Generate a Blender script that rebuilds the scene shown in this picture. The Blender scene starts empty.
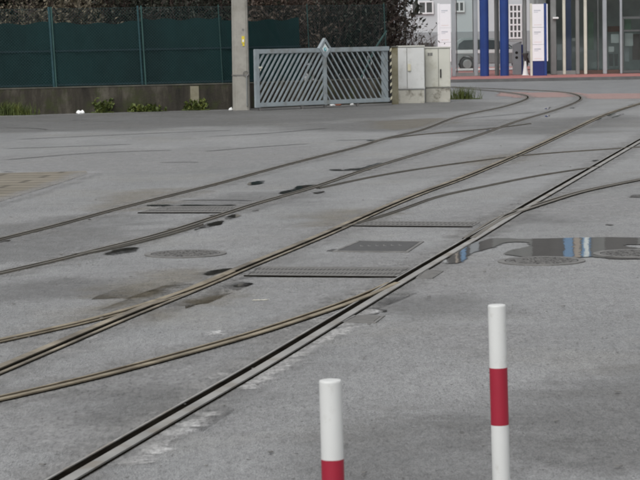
import bpy, bmesh, math, random
from mathutils import Vector, Matrix
random.seed(7)
S = bpy.context.scene
COL = S.collection
# ------------------------------------------------------------------ camera, world, sun, exposure
CAM_H, FPX, PITCH, ROLL = 2.07, 2300.0, math.atan(207/2300.0), math.radians(1.0)
_f = Vector((0, math.cos(PITCH), -math.sin(PITCH)))
_r0 = Vector((1, 0, 0)); _u0 = Vector((0, math.sin(PITCH), math.cos(PITCH)))
_u = _u0*math.cos(ROLL) + _r0*math.sin(ROLL)
_r = _r0*math.cos(ROLL) - _u0*math.sin(ROLL)
CAMP = Vector((0, 0, CAM_H))
cd = bpy.data.cameras.new('camera'); cam = bpy.data.objects.new('camera', cd); COL.objects.link(cam)
cam.matrix_world = Matrix(((_r.x, _u.x, -_f.x, 0), (_r.y, _u.y, -_f.y, 0), (_r.z, _u.z, -_f.z, CAM_H), (0, 0, 0, 1)))
cd.sensor_width = 36; cd.lens = 36*FPX/640; cd.clip_start = 0.1; cd.clip_end = 3000
S.camera = cam
cd.dof.use_dof = True; cd.dof.focus_distance = 24; cd.dof.aperture_fstop = 16
SUN_EL, SUN_AZ = math.radians(52), math.radians(205)      # azimuth clockwise from +Y
w = bpy.data.worlds.new("World"); S.world = w; w.use_nodes = True
nt = w.node_tree
sky = nt.nodes.new('ShaderNodeTexSky'); sky.sky_type = 'NISHITA'; sky.sun_disc = False
sky.sun_elevation = SUN_EL; sky.sun_rotation = SUN_AZ; sky.air_density = 1.0; sky.dust_density = 4.0; sky.ozone_density = 1.0
hs = nt.nodes.new('ShaderNodeHueSaturation'); hs.inputs['Saturation'].default_value = 0.12
bg = nt.nodes['Background']; bg.inputs['Strength'].default_value = 0.13
nt.links.new(sky.outputs[0], hs.inputs['Color']); nt.links.new(hs.outputs[0], bg.inputs['Color'])
sl = bpy.data.lights.new('sun', 'SUN'); so = bpy.data.objects.new('sun', sl); COL.objects.link(so)
sl.energy = 0.7; sl.angle = math.radians(60); sl.color = (1, 0.97, 0.93)
d = Vector((math.sin(SUN_AZ)*math.cos(SUN_EL), math.cos(SUN_AZ)*math.cos(SUN_EL), math.sin(SUN_EL)))
so.rotation_euler = d.to_track_quat('Z', 'Y').to_euler()
S.view_settings.view_transform = 'Standard'; S.view_settings.look = 'None'; S.view_settings.gamma = 1
S.view_settings.use_curve_mapping = False
S.view_settings.exposure = 0.32
S.render.engine = 'CYCLES'; S.cycles.filter_width = 1.9

def ray(px, py):
    return (_f*FPX + _r*(px-320) + _u*(240-py))
def at(px, py, z=0.0):
    d = ray(px, py); return CAMP + d*((z-CAM_H)/d.z)
def P(px, py, Y):
    d = ray(px, py); return CAMP + d*(Y/d.y)
# ------------------------------------------------------------------ materials
class NT:
    def __init__(s, name):
        m = bpy.data.materials.new(name); m.use_nodes = True; s.m = m; s.t = m.node_tree; s.n = s.t.nodes; s.l = s.t.links
        s.b = s.n['Principled BSDF']; s.out = s.n['Material Output']
    def pos(s, sc=(1, 1, 1), rot=0):
        g = s.n.new('ShaderNodeNewGeometry'); mp = s.n.new('ShaderNodeMapping')
        mp.inputs['Scale'].default_value = sc; mp.inputs['Rotation'].default_value = (0, 0, rot)
        s.l.new(g.outputs['Position'], mp.inputs['Vector']); return mp.outputs[0]
    def noise(s, scale, det=4, rough=.55, vec=None, dist=0):
        n = s.n.new('ShaderNodeTexNoise'); n.inputs['Scale'].default_value = scale; n.inputs['Detail'].default_value = det
        n.inputs['Roughness'].default_value = rough; n.inputs['Distortion'].default_value = dist
        s.l.new(vec if vec is not None else s.pos(), n.inputs['Vector']); return n.outputs['Fac']
    def ramp(s, fac, stops):
        r = s.n.new('ShaderNodeValToRGB'); e = r.color_ramp.elements
        while len(e) < len(stops): e.new(0.5)
        for q, (p, c) in zip(e, stops):
            q.position = p; q.color = (*c, 1) if not isinstance(c, (int, float)) else (c, c, c, 1)
        s.l.new(fac, r.inputs[0]); return r.outputs[0]
    def mix(s, fac, a, b, mode='MIX'):
        m = s.n.new('ShaderNodeMix'); m.data_type = 'RGBA'; m.blend_type = mode
        for k, v in ((0, fac), (6, a), (7, b)):
            if isinstance(v, (int, float)): m.inputs[k].default_value = v if k == 0 else (v, v, v, 1)
            elif isinstance(v, tuple): m.inputs[k].default_value = (*v, 1)
            else: s.l.new(v, m.inputs[k])
        return m.outputs[2]
    def math(s, op, a, b=0.0, c=None):
        m = s.n.new('ShaderNodeMath'); m.operation = op
        for k, v in enumerate((a, b) if c is None else (a, b, c)):
            if isinstance(v, (int, float)): m.inputs[k].default_value = v
            else: s.l.new(v, m.inputs[k])
        return m.outputs[0]
    def bump(s, h, strength=.3, dist=.01):
        b = s.n.new('ShaderNodeBump'); b.inputs['Strength'].default_value = strength; b.inputs['Distance'].default_value = dist
        s.l.new(h, b.inputs['Height']); s.l.new(b.outputs[0], s.b.inputs['Normal'])
    def set(s, k, v):
        if isinstance(v, (int, float)): s.b.inputs[k].default_value = v
        elif isinstance(v, tuple): s.b.inputs[k].default_value = (*v, 1)
        else: s.l.new(v, s.b.inputs[k])
def mat(name, c, rough=.6, var=.25, scale=3, metal=0, bump=0, bscale=40, dirt=None, dscale=1.2, dlo=.5, dhi=.7):
    n = NT(name)
    f = n.noise(scale, 5)
    a = tuple(x*(1-var) for x in c); b = tuple(min(1, x*(1+var)) for x in c)
    colr = n.ramp(f, [(.3, a), (.7, b)])
    if dirt:
        colr = n.mix(n.ramp(n.noise(dscale, 6, .65), [(dlo, 0), (dhi, 1)]), colr, dirt)
    n.set('Base Color', colr); n.set('Roughness', rough); n.set('Metallic', metal)
    if bump: n.bump(n.noise(bscale, 3), bump, .01)
    return n.m
def decal_mat(name, c1, c2, rough, amp, scale, opacity=1.0, spec=.5, lo=.35, hi=.65, cscale=6, stretch=(1, 1, 1)):
    n = NT(name)
    cc = n.ramp(n.noise(cscale, 5), [(.3, c1), (.7, c2)])
    if rough > .2:
        tv = n.pos((1, .3, 1), math.radians(-10)); gr = n.noise(46, 3, .7, tv)
        cc = n.mix(.85, cc, n.ramp(gr, [(.32, .5), (.5, .97), (.7, 1.3)]), 'MULTIPLY')
        cc = n.mix(.45, cc, n.ramp(n.noise(13, 8, .8, tv), [(.36, .55), (.5, .97), (.64, 1.25)]), 'MULTIPLY')
        n.bump(gr, .6, .015)
    n.set('Base Color', cc); n.set('Roughness', rough); n.b.inputs['Specular IOR Level'].default_value = spec
    at_ = n.n.new('ShaderNodeAttribute'); at_.attribute_name = 'edge'
    v = n.math('ADD', at_.outputs['Fac'], n.math('MULTIPLY', n.math('SUBTRACT', n.noise(scale, 6, .65, n.pos(stretch)), .5), amp))
    mr = n.n.new('ShaderNodeMapRange'); mr.interpolation_type = 'SMOOTHSTEP'
    mr.inputs[1].default_value = lo; mr.inputs[2].default_value = hi; mr.inputs[4].default_value = opacity
    n.l.new(v, mr.inputs[0])
    tr = n.n.new('ShaderNodeBsdfTransparent'); mx = n.n.new('ShaderNodeMixShader')
    n.l.new(mr.outputs[0], mx.inputs[0]); n.l.new(tr.outputs[0], mx.inputs[1]); n.l.new(n.b.outputs[0], mx.inputs[2])
    n.l.new(mx.outputs[0], n.out.inputs[0])
    return n.m

TDIR = math.radians(-76)     # track direction used to stretch wear streaks
def asphalt(name, lo, hi, tint, sc=1.0, r0=.36, r1=.72):
    n = NT(name)
    big = n.noise(.16*sc, 6, .6, dist=.4)
    streak = n.noise(.5, 6, .6, n.pos((1.5, .5, 1), math.radians(-12)))
    tv = n.pos((1, .3, 1), math.radians(-10))           # wear drawn out along the way the traffic runs
    fine = n.noise(46, 3, .7, tv)
    grit = n.noise(120, 2, .6, tv)
    mid = n.noise(13, 8, .8, tv)
    v = n.math('ADD', n.math('MULTIPLY', big, .5), n.math('MULTIPLY', streak, .5))
    col = n.ramp(v, [(.32, lo), (.5, tuple((a+b)/2 for a, b in zip(lo, hi))), (.68, hi)])
    col = n.mix(n.ramp(n.noise(.4, 7, .7), [(.52, 0), (.72, .6)]), col, tint)
    col = n.mix(.5, col, n.ramp(mid, [(.36, .55), (.5, .97), (.64, 1.25)]), 'MULTIPLY')
    col = n.mix(.8, col, n.ramp(fine, [(.32, .6), (.5, .98), (.7, 1.2)]), 'MULTIPLY')
    col = n.mix(.8, col, n.ramp(grit, [(.3, .5), (.5, 1.0), (.72, 1.3)]), 'MULTIPLY')
    pale = n.ramp(n.noise(70, 2, .5, tv), [(.64, 0), (.72, .6)])
    col = n.mix(pale, col, (.42, .41, .39))
    dark = n.ramp(n.noise(30, 2, .5, tv), [(.68, 0), (.73, .75)])
    col = n.mix(dark, col, (.05, .048, .045))
    n.set('Base Color', col)
    n.set('Roughness', n.ramp(n.noise(.5, 6, .65), [(.35, r0), (.65, r1)]))
    n.bump(n.math('ADD', n.math('MULTIPLY', fine, .8), n.math('MULTIPLY', grit, .5)), .8, .02)
    return n.m

M = {}
M['ground'] = asphalt('worn_asphalt', (.197, .2, .2), (.302, .305, .306), (.245, .235, .21))
M['road'] = asphalt('smooth_road', (.2, .205, .21), (.3, .305, .31), (.22, .21, .2), r0=.4, r1=.6)
M['darkasphalt'] = decal_mat('dark_asphalt', (.09, .088, .082), (.17, .167, .158), .55, 1.1, .6, .4, lo=0, hi=1.2, cscale=9)
M['patch'] = decal_mat('new_asphalt_patch', (.1, .1, .1), (.15, .15, .15), .6, .3, 6, .9, cscale=30)
M['damp'] = decal_mat('damp_patch', (.11, .108, .102), (.16, .156, .148), .42, 1.5, 1.6, .36, lo=0.1, hi=1.3, cscale=8)
M['brownstain'] = decal_mat('rust_stain', (.2, .172, .12), (.29, .255, .185), .6, 1.7, 1.8, .38, lo=.1, hi=1.3, cscale=10)
M['lime'] = decal_mat('lime_smear', (.62, .62, .615), (.74, .74, .73), .7, 3.0, 4.5, .68, lo=.35, hi=1.15, cscale=12)
M['chalk'] = decal_mat('faded_paint', (.5, .48, .4), (.6, .58, .5), .7, 1.6, 8, .8, lo=.2, hi=1)
M['palewear'] = decal_mat('pale_wear', (.3, .3, .3), (.4, .4, .395), .5, 1.6, 1.0, .5, lo=.1, hi=1.3, cscale=8)
M['mortar'] = decal_mat('mortar_edge', (.2, .2, .195), (.36, .355, .345), .65, 2.0, 2.6, .55, lo=.1, hi=1.2, cscale=5)
M['water'] = decal_mat('puddle_water', (.03, .03, .028), (.06, .058, .055), .03, 1.0, 4, 1.0, .55, lo=.25, hi=.75)
M['film'] = decal_mat('thin_water', (.02, .02, .019), (.05, .048, .045), .05, 2.4, 3, .95, .5, lo=.66, hi=1.12, stretch=(1, .5, 1))
_t = M['water'].node_tree; _b = _t.nodes.new('ShaderNodeBump'); _n = _t.nodes.new('ShaderNodeTexNoise'); _g = _t.nodes.new('ShaderNodeNewGeometry')
_n.inputs['Scale'].default_value = 9; _n.inputs['Detail'].default_value = 3; _b.inputs['Strength'].default_value = .035; _b.inputs['Distance'].default_value = .02
_t.links.new(_g.outputs['Position'], _n.inputs['Vector']); _t.links.new(_n.outputs['Fac'], _b.inputs['Height']); _t.links.new(_b.outputs[0], _t.nodes['Principled BSDF'].inputs['Normal'])
M['seam'] = decal_mat('crack_filler', (.03, .03, .03), (.06, .058, .055), .5, 1.6, 2.0, .85)
M['railgrey'] = mat('worn_rail_steel', (.29, .285, .27), .5, .25, 2, .2, dirt=(.2, .17, .13), dscale=3)
M['railrust'] = mat('rusty_rail_steel', (.24, .205, .145), .65, .3, 2, .1, dirt=(.1, .078, .05), dscale=3)
M['railtan'] = mat('tan_rail_steel', (.23, .2, .15), .6, .4, 3, .1, dirt=(.1, .086, .065), dscale=1.1, dlo=.42, dhi=.64)
M['railmix'] = mat('dull_rail_steel', (.15, .138, .115), .55, .3, 2, .25, dirt=(.12, .1, .075), dscale=2)
M['groove'] = mat('groove_shade_grime', (.008, .007, .0055), 1, .4, 5)  # near black paints in the shade of a deep groove, with some grime
M['grooverustshade'] = mat('groove_shade_rust', (.022, .016, .01), .8, .5, 4)  # rust tint darkened to paint in the groove's depth shade
for k in ('groove', 'grooverustshade'): M[k].node_tree.nodes['Principled BSDF'].inputs['Specular IOR Level'].default_value = 0
M['castiron'] = None
n = NT('cast_iron')
wv = n.n.new('ShaderNodeTexVoronoi'); wv.inputs['Scale'].default_value = 22; n.l.new(n.pos(), wv.inputs['Vector'])
n.set('Base Color', n.mix(n.ramp(wv.outputs['Distance'], [(.3, 0), (.5, 1)]), (.06, .058, .055), (.15, .147, .14)))
n.set('Roughness', .5); n.set('Metallic', .3); n.bump(wv.outputs['Distance'], .6, .02); M['castiron'] = n.m
M['ironframe'] = mat('iron_frame', (.15, .147, .14), .6, .3, 6)
M['white_paint'] = mat('white_paint', (.6, .61, .6), .42, .05, 3, dirt=(.4, .385, .35), dscale=14, dlo=.56, dhi=.85)
M['red_paint'] = mat('red_paint', (.3, .008, .028), .5, .1, 4)
M['concrete'] = mat('pole_concrete', (.3, .29, .26), .85, .14, 5, bump=.3, dirt=(.2, .19, .165), dscale=2.5)
n = NT('stained_wall')
vz = n.noise(1.0, 7, .7, n.pos((1.6, 1, .35)))
c = n.ramp(vz, [(.35, (.014, .0125, .0095)), (.52, (.04, .035, .026)), (.72, (.13, .12, .095))])
c = n.mix(n.ramp(n.noise(1.8, 6, .7), [(.5, 0), (.66, .85)]), c, (.034, .042, .012))
n.set('Base Color', c); n.set('Roughness', .9); n.bump(n.noise(25, 4), .5, .02); M['wall'] = n.m
M['coping'] = mat('wall_top', (.085, .085, .07), .9, .3, 3)
n = NT('screen_fabric')
c = n.ramp(n.noise(.7, 5, .6, n.pos((1, 1, .4))), [(.3, (.004, .03, .031)), (.7, (.008, .056, .057))])
n.set('Base Color', c); n.set('Roughness', .8); M['screen'] = n.m
M['screenfold'] = mat('screen_hem', (.004, .022, .028), .8, .2, 3)
M['greenpost'] = mat('green_steel', (.024, .07, .064), .5, .2, 3)
M['greenpost2'] = mat('teal_steel', (.018, .065, .075), .5, .2, 3)
M['wire'] = mat('green_wire', (.02, .055, .058), .6, .2, 3)
M['gate'] = mat('grey_gate_paint', (.27, .31, .33), .45, .1, 4, dirt=(.2, .21, .2), dscale=3)
M['emblemwhite'] = mat('emblem_white', (.72, .8, .8), .4, .03)
M['emblemteal'] = mat('emblem_teal', (.12, .42, .48), .4, .05)
M['yellow'] = mat('yellow_plastic', (.62, .5, .04), .5, .1)
M['paleyellow'] = mat('pale_yellow', (.58, .55, .42), .6, .1)
M['black'] = mat('black_rubber', (.016, .016, .016), .7, .2)
M['cab1'] = mat('cabinet_grey', (.57, .58, .57), .55, .05, 2, dirt=(.33, .32, .28), dscale=1.6, dlo=.5, dhi=.78)
M['cab2'] = mat('cabinet_cream', (.54, .54, .48), .55, .05, 2, dirt=(.36, .34, .26), dscale=1.6, dlo=.55, dhi=.8)
M['cabtop'] = mat('cabinet_top', (.5, .5, .46), .6, .06)
M['plinth'] = mat('mossy_plinth', (.43, .42, .37), .9, .12, 3, dirt=(.075, .065, .04), dscale=1.8, dlo=.48, dhi=.62)
M['mosspost'] = mat('mossy_concrete', (.25, .235, .17), .9, .2, 3, dirt=(.09, .075, .03), dscale=1.5, dlo=.45, dhi=.65)
M['kickplate'] = mat('seam_dark', (.16, .16, .15), .8)
M['redpave'] = mat('red_paving', (.34, .13, .12), .7, .14, 3, dirt=(.34, .2, .18), dscale=.8)
M['pinkpave'] = decal_mat('pink_paving', (.36, .23, .21), (.4, .28, .26), .65, .7, 1.5, .85)
M['kerb'] = mat('kerb_stone', (.11, .11, .11), .8, .2)
M['blue'] = mat('blue_column_paint', (.015, .045, .19), .35, .12, 1.5)
M['bluedark'] = mat('navy_panel', (.01, .025, .14), .4, .15, 1.5)
M['alu'] = mat('grey_aluminium', (.34, .37, .39), .4, .08, 2, .2)
M['aludark'] = mat('dark_aluminium', (.09, .1, .1), .45, .15, 2, .2)
M['midgrey'] = mat('concrete_grey', (.2, .21, .205), .7, .12, 2)
M['postwhite'] = mat('post_cream', (.58, .58, .5), .5, .08)
M['panelwhite'] = mat('panel_white', (.8, .81, .84), .35, .02)
M['ink'] = mat('grey_print', (.5, .52, .57), .5, .1)
M['inkred'] = mat('reddish_print', (.7, .62, .61), .5, .1)
M['office'] = mat('pale_render', (.5, .54, .56), .8, .03, 1)
M['officelow'] = mat('grey_render', (.3, .33, .345), .8, .05, 1)
M['facade'] = mat('dark_facade', (.11, .11, .108), .4, .25, .6)
M['soffit'] = mat('soffit_grey', (.09, .09, .088), .8, .1)
M['interior'] = mat('interior_grey', (.42, .47, .46), .8, .3, .8)
M['interiorfloor'] = mat('interior_floor', (.36, .37, .36), .6, .2, .8)
M['brown'] = mat('brown_frame', (.07, .045, .035), .6, .2)
M['rustred'] = mat('orange_brown', (.14, .06, .04), .7, .3)
M['paper'] = mat('paper', (.66, .69, .69), .7, .05)
M['greenpanel'] = mat('green_panel', (.13, .22, .15), .6, .2, 2)
M['carpaint'] = mat('car_silver', (.3, .33, .335), .3, .06, 1, .5)
M['carglass'] = mat('car_window', (.05, .062, .066), .08, .1)
M['rim'] = mat('wheel_rim', (.35, .36, .36), .4, .1, 3, .5)
M['panelblue'] = mat('pale_blue_panel', (.18, .32, .5), .5, .35, .5)
M['panelbeige'] = mat('beige_panel', (.4, .36, .31), .6, .3, .5)
M['lamp'] = mat('lamp_lens', (.6, .6, .55), .2, .05)
M['railing'] = mat('railing_white', (.72, .74, .75), .4, .05)
M['bark'] = mat('twig_bark', (.06, .04, .034), .9, .3, 4)
M['bark2'] = mat('dark_bark', (.03, .024, .02), .9, .3, 4)
def leafmat(name, a, b, c):
    n = NT(name); f = n.noise(4.5, 4, .7)
    n.set('Base Color', n.ramp(f, [(.3, a), (.5, b), (.7, c)])); n.set('Roughness', .65)
    return n.m
M['leafdark'] = leafmat('leaf_dark', (.007, .01, .006), (.014, .018, .009), (.03, .032, .016))
M['leafbrown'] = leafmat('leaf_brown', (.014, .012, .008), (.028, .022, .015), (.055, .043, .029))
M['leafdry'] = leafmat('leaf_dry', (.035, .03, .019), (.09, .076, .048), (.19, .16, .105))
M['leafred'] = leafmat('leaf_red', (.028, .018, .012), (.05, .032, .021), (.078, .054, .035))
M['weed'] = leafmat('weed_green', (.03, .05, .01), (.065, .09, .015), (.15, .17, .025))
M['grass'] = leafmat('grass_green', (.035, .05, .01), (.065, .09, .016), (.13, .15, .03))
M['plastic'] = mat('white_plastic', (.75, .76, .75), .5, .05)
M['tan'] = None
n = NT('tan_pavers')
br = n.n.new('ShaderNodeTexBrick'); n.l.new(n.pos((1, 1, 1), math.radians(8)), br.inputs['Vector'])
br.inputs['Scale'].default_value = 1; br.inputs['Brick Width'].default_value = 1.6; br.inputs['Row Height'].default_value = .55; br.inputs['Mortar Size'].default_value = .05
br.inputs['Color1'].default_value = (.19, .17, .13, 1); br.inputs['Color2'].default_value = (.24, .215, .17, 1); br.inputs['Mortar'].default_value = (.1, .088, .065, 1)
n.set('Base Color', n.mix(.5, br.outputs[0], n.ramp(n.noise(6, 5), [(.3, .5), (.7, 1.0)]), 'MULTIPLY')); n.set('Roughness', .75); M['tan'] = n.m
n = NT('window_glass')
tr = n.n.new('ShaderNodeBsdfTransparent'); tr.inputs[0].default_value = (.88, .93, .92, 1)
gl = n.n.new('ShaderNodeBsdfGlossy'); gl.inputs['Roughness'].default_value = .03
fr = n.n.new('ShaderNodeFresnel'); fr.inputs[0].default_value = 1.5
mx = n.n.new('ShaderNodeMixShader'); n.l.new(n.math('MULTIPLY', fr.outputs[0], 1.4), mx.inputs[0])
n.l.new(tr.outputs[0], mx.inputs[1]); n.l.new(gl.outputs[0], mx.inputs[2]); n.l.new(mx.outputs[0], n.out.inputs[0]); M['glass'] = n.m

# ------------------------------------------------------------------ object helpers
def tag(o, label=None, cat=None, group=None, kind=None):
    if label: o['label'] = label
    if cat: o['category'] = cat
    if group: o['group'] = group
    if kind: o['kind'] = kind
    return o
def empty(name, loc, label, cat, group=None, rotz=0):
    o = bpy.data.objects.new(name, None); COL.objects.link(o); o.location = loc; o.rotation_euler = (0, 0, rotz)
    o.empty_display_size = .2
    return tag(o, label, cat, group)
class MB:
    """collects shapes into one mesh (coordinates local to the parent)"""
    def __init__(s): s.bm = bmesh.new()
    def box(s, a, b, bevel=0):
        a, b = Vector(a), Vector(b)
        bm = s.bm if not bevel else bmesh.new()
        vs = [bm.verts.new((x, y, z)) for x in (a.x, b.x) for y in (a.y, b.y) for z in (a.z, b.z)]
        for q in ((0, 1, 3, 2), (4, 6, 7, 5), (0, 4, 5, 1), (2, 3, 7, 6), (0, 2, 6, 4), (1, 5, 7, 3)):
            bm.faces.new([vs[i] for i in q])
        if bevel:
            bmesh.ops.bevel(bm, geom=bm.edges[:], offset=bevel, segments=2, affect='EDGES')
            s.merge(bm)
        return s
    def merge(s, bm, mtx=None):
        me = bpy.data.meshes.new('tmp'); bm.to_mesh(me); bm.free()
        if mtx is not None: me.transform(mtx)
        s.bm.from_mesh(me); bpy.data.meshes.remove(me)
    def prism(s, pts, dvec):
        """flat polygon pts (3D) pushed along dvec"""
        dvec = Vector(dvec); bm = s.bm
        a = [bm.verts.new(Vector(p)) for p in pts]; b = [bm.verts.new(Vector(p)+dvec) for p in pts]
        bm.faces.new(a); bm.faces.new(b[::-1]); n_ = len(a)
        for i in range(n_): bm.faces.new((a[i], b[i], b[(i+1) % n_], a[(i+1) % n_]))
        return s
    def tube(s, p0, p1, r0, r1=None, seg=8, caps=True):
        p0, p1 = Vector(p0), Vector(p1); r1 = r0 if r1 is None else r1
        ax = (p1-p0); q = ax.to_track_quat('Z', 'Y'); bm = s.bm
        A, B = [], []
        for i in range(seg):
            a = 2*math.pi*i/seg; v = q @ Vector((math.cos(a), math.sin(a), 0))
            A.append(bm.verts.new(p0+v*r0)); B.append(bm.verts.new(p1+v*r1))
        for i in range(seg): bm.faces.new((A[i], A[(i+1) % seg], B[(i+1) % seg], B[i]))
        if caps: bm.faces.new(A[::-1]); bm.faces.new(B)
        return s
    def lathe(s, prof, seg=32, c=(0, 0, 0), axis='Z'):
        bm = s.bm; rings = []
        for r, h in prof:
            ring = []
            for i in range(seg):
                a = 2*math.pi*i/seg; x, y = r*math.cos(a), r*math.sin(a)
                v = (x, y, h) if axis == 'Z' else (x, h, y)
                ring.append(bm.verts.new(Vector(v)+Vector(c)))
            rings.append(ring)
        for A, B in zip(rings, rings[1:]):
            for i in range(seg): bm.faces.new((A[i], A[(i+1) % seg], B[(i+1) % seg], B[i]))
        bm.faces.new(rings[0][::-1]); bm.faces.new(rings[-1])
        return s
    def build(s, name, m, parent=None, smooth=False, loc=None, normals=True):
        if normals: bmesh.ops.recalc_face_normals(s.bm, faces=s.bm.faces[:])
        me = bpy.data.meshes.new(name); s.bm.to_mesh(me); s.bm.free()
        if smooth:
            for p in me.polygons: p.use_smooth = True
            me.set_sharp_from_angle(angle=.7)
        if m: me.materials.append(m)
        o = bpy.data.objects.new(name, me); COL.objects.link(o)
        if parent: o.parent = parent
        if loc is not None: o.location = loc
        return o
def resample(pts, step, closed=False):
    out = []; n_ = len(pts); rng = range(n_) if closed else range(n_-1)
    for i in rng:
        a, b = pts[i], pts[(i+1) % n_]; k = max(1, int((b-a).length/step))
        for j in range(k): out.append(a.lerp(b, j/k))
    if not closed: out.append(pts[-1])
    return out
def spline(pts, step):
    out = []
    for i in range(len(pts)-1):
        p0 = pts[i-1] if i else pts[0]*2-pts[1]; p1, p2 = pts[i], pts[i+1]
        p3 = pts[i+2] if i+2 < len(pts) else pts[-1]*2-pts[-2]
        # centripetal Catmull-Rom
        t0 = 0; t1 = t0+max(1e-4, (p1-p0).length**.5); t2 = t1+max(1e-4, (p2-p1).length**.5); t3 = t2+max(1e-4, (p3-p2).length**.5)
        k = max(2, int((p2-p1).length/step))
        for j in range(k):
            t = t1+(t2-t1)*j/k
            A1 = p0*((t1-t)/(t1-t0))+p1*((t-t0)/(t1-t0)); A2 = p1*((t2-t)/(t2-t1))+p2*((t-t1)/(t2-t1)); A3 = p2*((t3-t)/(t3-t2))+p3*((t-t2)/(t3-t2))
            B1 = A1*((t2-t)/(t2-t0))+A2*((t-t0)/(t2-t0)); B2 = A2*((t3-t)/(t3-t1))+A3*((t-t1)/(t3-t1))
            out.append(B1*((t2-t)/(t2-t1))+B2*((t-t1)/(t2-t1)))
    out.append(pts[-1]); return out
def smooth_line(pts, it):
    for _ in range(it):
        pts = [pts[0]]+[(pts[i-1]+pts[i]*2+pts[i+1])/4 for i in range(1, len(pts)-1)]+[pts[-1]]
    return pts
ZC = [0]
def decal(name, px_polys, m, z, ring=.1, jit=.03, step=.15, world=False, kind='structure'):
    """irregular flat patch on the ground: solid inside, edge attribute falling to 0 across an outer ring"""
    bm = bmesh.new(); lay = bm.verts.layers.float.new('edge')
    for poly in px_polys:
        ZC[0] += 1; zz = z + (ZC[0] % 9)*.00005
        pts = [Vector((p[0], p[1], 0)) if world else at(*p) for p in poly]
        for p in pts: p.z = 0
        ar = sum(pts[i].x*pts[(i+1) % len(pts)].y-pts[(i+1) % len(pts)].x*pts[i].y for i in range(len(pts)))
        if ar < 0: pts.reverse()
        pts = resample(pts, step, True)
        pts = [p+Vector((random.uniform(-jit, jit), random.uniform(-jit, jit), 0)) for p in pts]
        k = len(pts)
        pts = [(pts[i-1]+pts[i]*2+pts[(i+1) % k])/4 for i in range(k)]
        V = []; W = []
        for i in range(k):
            t = (pts[(i+1) % k]-pts[i-1]); nn = Vector((t.y, -t.x, 0)).normalized()
            v = bm.verts.new((pts[i].x, pts[i].y, zz)); v[lay] = 1; V.append(v)
            q = pts[i]+nn*ring*random.uniform(.6, 1.3); u = bm.verts.new((q.x, q.y, zz)); u[lay] = 0; W.append(u)
        bm.faces.new(V)
        for i in range(k): bm.faces.new((V[i], W[i], W[(i+1) % k], V[(i+1) % k]))
    for f in bm.faces:
        f.normal_update()
        if f.normal.z < 0: f.normal_flip()
    me = bpy.data.meshes.new(name); bm.to_mesh(me); bm.free(); me.materials.append(m)
    o = bpy.data.objects.new(name, me); COL.objects.link(o); o['kind'] = kind
    return o
def ribbon_bm(bm, line, a, b, z0, z1, lay=None):
    """strip between offsets a..b (to the right of travel), top at z1, sides down to z0"""
    rows = []
    for i, p in enumerate(line):
        t = (line[min(i+1, len(line)-1)]-line[max(i-1, 0)]); nn = Vector((t.y, -t.x, 0)).normalized()
        L, R = p+nn*a, p+nn*b
        rows.append([bm.verts.new((L.x, L.y, z0)), bm.verts.new((L.x, L.y, z1)), bm.verts.new((R.x, R.y, z1)), bm.verts.new((R.x, R.y, z0))])
    for r, q in zip(rows, rows[1:]):
        for j in range(3): bm.faces.new((r[j], r[j+1], q[j+1], q[j]))
def soft_ribbon(name, lines, m, z, core, ring, parent=None):
    bm = bmesh.new(); lay = bm.verts.layers.float.new('edge')
    for line in lines:
        ZC[0] += 1; zz = z + (ZC[0] % 9)*.00005
        rows = []
        for i, p in enumerate(line):
            t = (line[min(i+1, len(line)-1)]-line[max(i-1, 0)]); nn = Vector((t.y, -t.x, 0)).normalized()
            e = 0.0 if i in (0, len(line)-1) else 1.0; r = []
            for off, val in ((-core-ring, 0), (-core, e), (core, e), (core+ring, 0)):
                q = p+nn*off; v = bm.verts.new((q.x, q.y, zz)); v[lay] = val; r.append(v)
            rows.append(r)
        for r, q in zip(rows, rows[1:]):
            for j in range(3): bm.faces.new((r[j], r[j+1], q[j+1], q[j]))
    for f in bm.faces:
        f.normal_update()
        if f.normal.z < 0: f.normal_flip()
    me = bpy.data.meshes.new(name); bm.to_mesh(me); bm.free(); me.materials.append(m)
    o = bpy.data.objects.new(name, me); COL.objects.link(o)
    if parent: o.parent = parent
    return o

# ================================================================== THE SETTING
g = MB(); g.bm.faces.new([g.bm.verts.new(v) for v in ((-900, -300, 0), (900, -300, 0), (900, 1500, 0), (-900, 1500, 0))])
tag(g.build('ground', M['ground']), kind='structure')
KY = at(560, 80.8).y                                   # kerb line of the station forecourt
# smooth road running past the station, left bound drifting off to the left
rd = [at(700, 97), at(560, 96), at(500, 98), at(452, 99.5), at(400, 99), at(330, 96)]
rd = [(p.x, p.y) for p in rd] + [(-8, KY-.01), (60, KY-.01), (60, at(700, 97).y)]
decal('road', [rd], M['road'].copy() if False else decal_mat('road_surface', (.19, .195, .2), (.27, .275, .28), .5, .7, .8, .95, cscale=1.2), .0002, ring=1.5, jit=.1, step=.8, world=True)
g = MB(); g.box((3.4, KY+.18, -.05), (70, KY+60, .12)); tag(g.build('red_pavement', M['redpave']), kind='structure')
g = MB(); g.box((3.4, KY, -.05), (70, KY+.178, .125)); tag(g.build('kerb', M['kerb']), kind='structure')
decal('pink_crossing', [[(505, 92.5), (520, 92), (530, 96), (524, 98), (508, 96)], [(528, 93), (575, 92.3), (582, 96), (540, 97.5)],
      [(588, 94), (650, 93.5), (650, 98.5), (594, 99)]], M['pinkpave'], .003, ring=.5, jit=.15, step=.5)
# tan paved corner on the left
g = MB(); pts = [at(*p) for p in ((-40, 174), (0, 174), (30, 173.2), (86, 172), (88, 174), (62, 183), (36, 191), (0, 202), (-40, 212))]
g.prism([(p.x, p.y, .002) for p in pts], (0, 0, .012)); tag(g.build('paved_corner', M['tan']), kind='structure')
ed = spline([at(*p) for p in ((-40, 213), (0, 202.5), (36, 191.5), (62, 183.5), (84, 174.5), (89, 172))], .3)
e = soft_ribbon('pavement_edge', [ed], M['palewear'], .016, .1, .25); tag(e, kind='structure')

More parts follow.
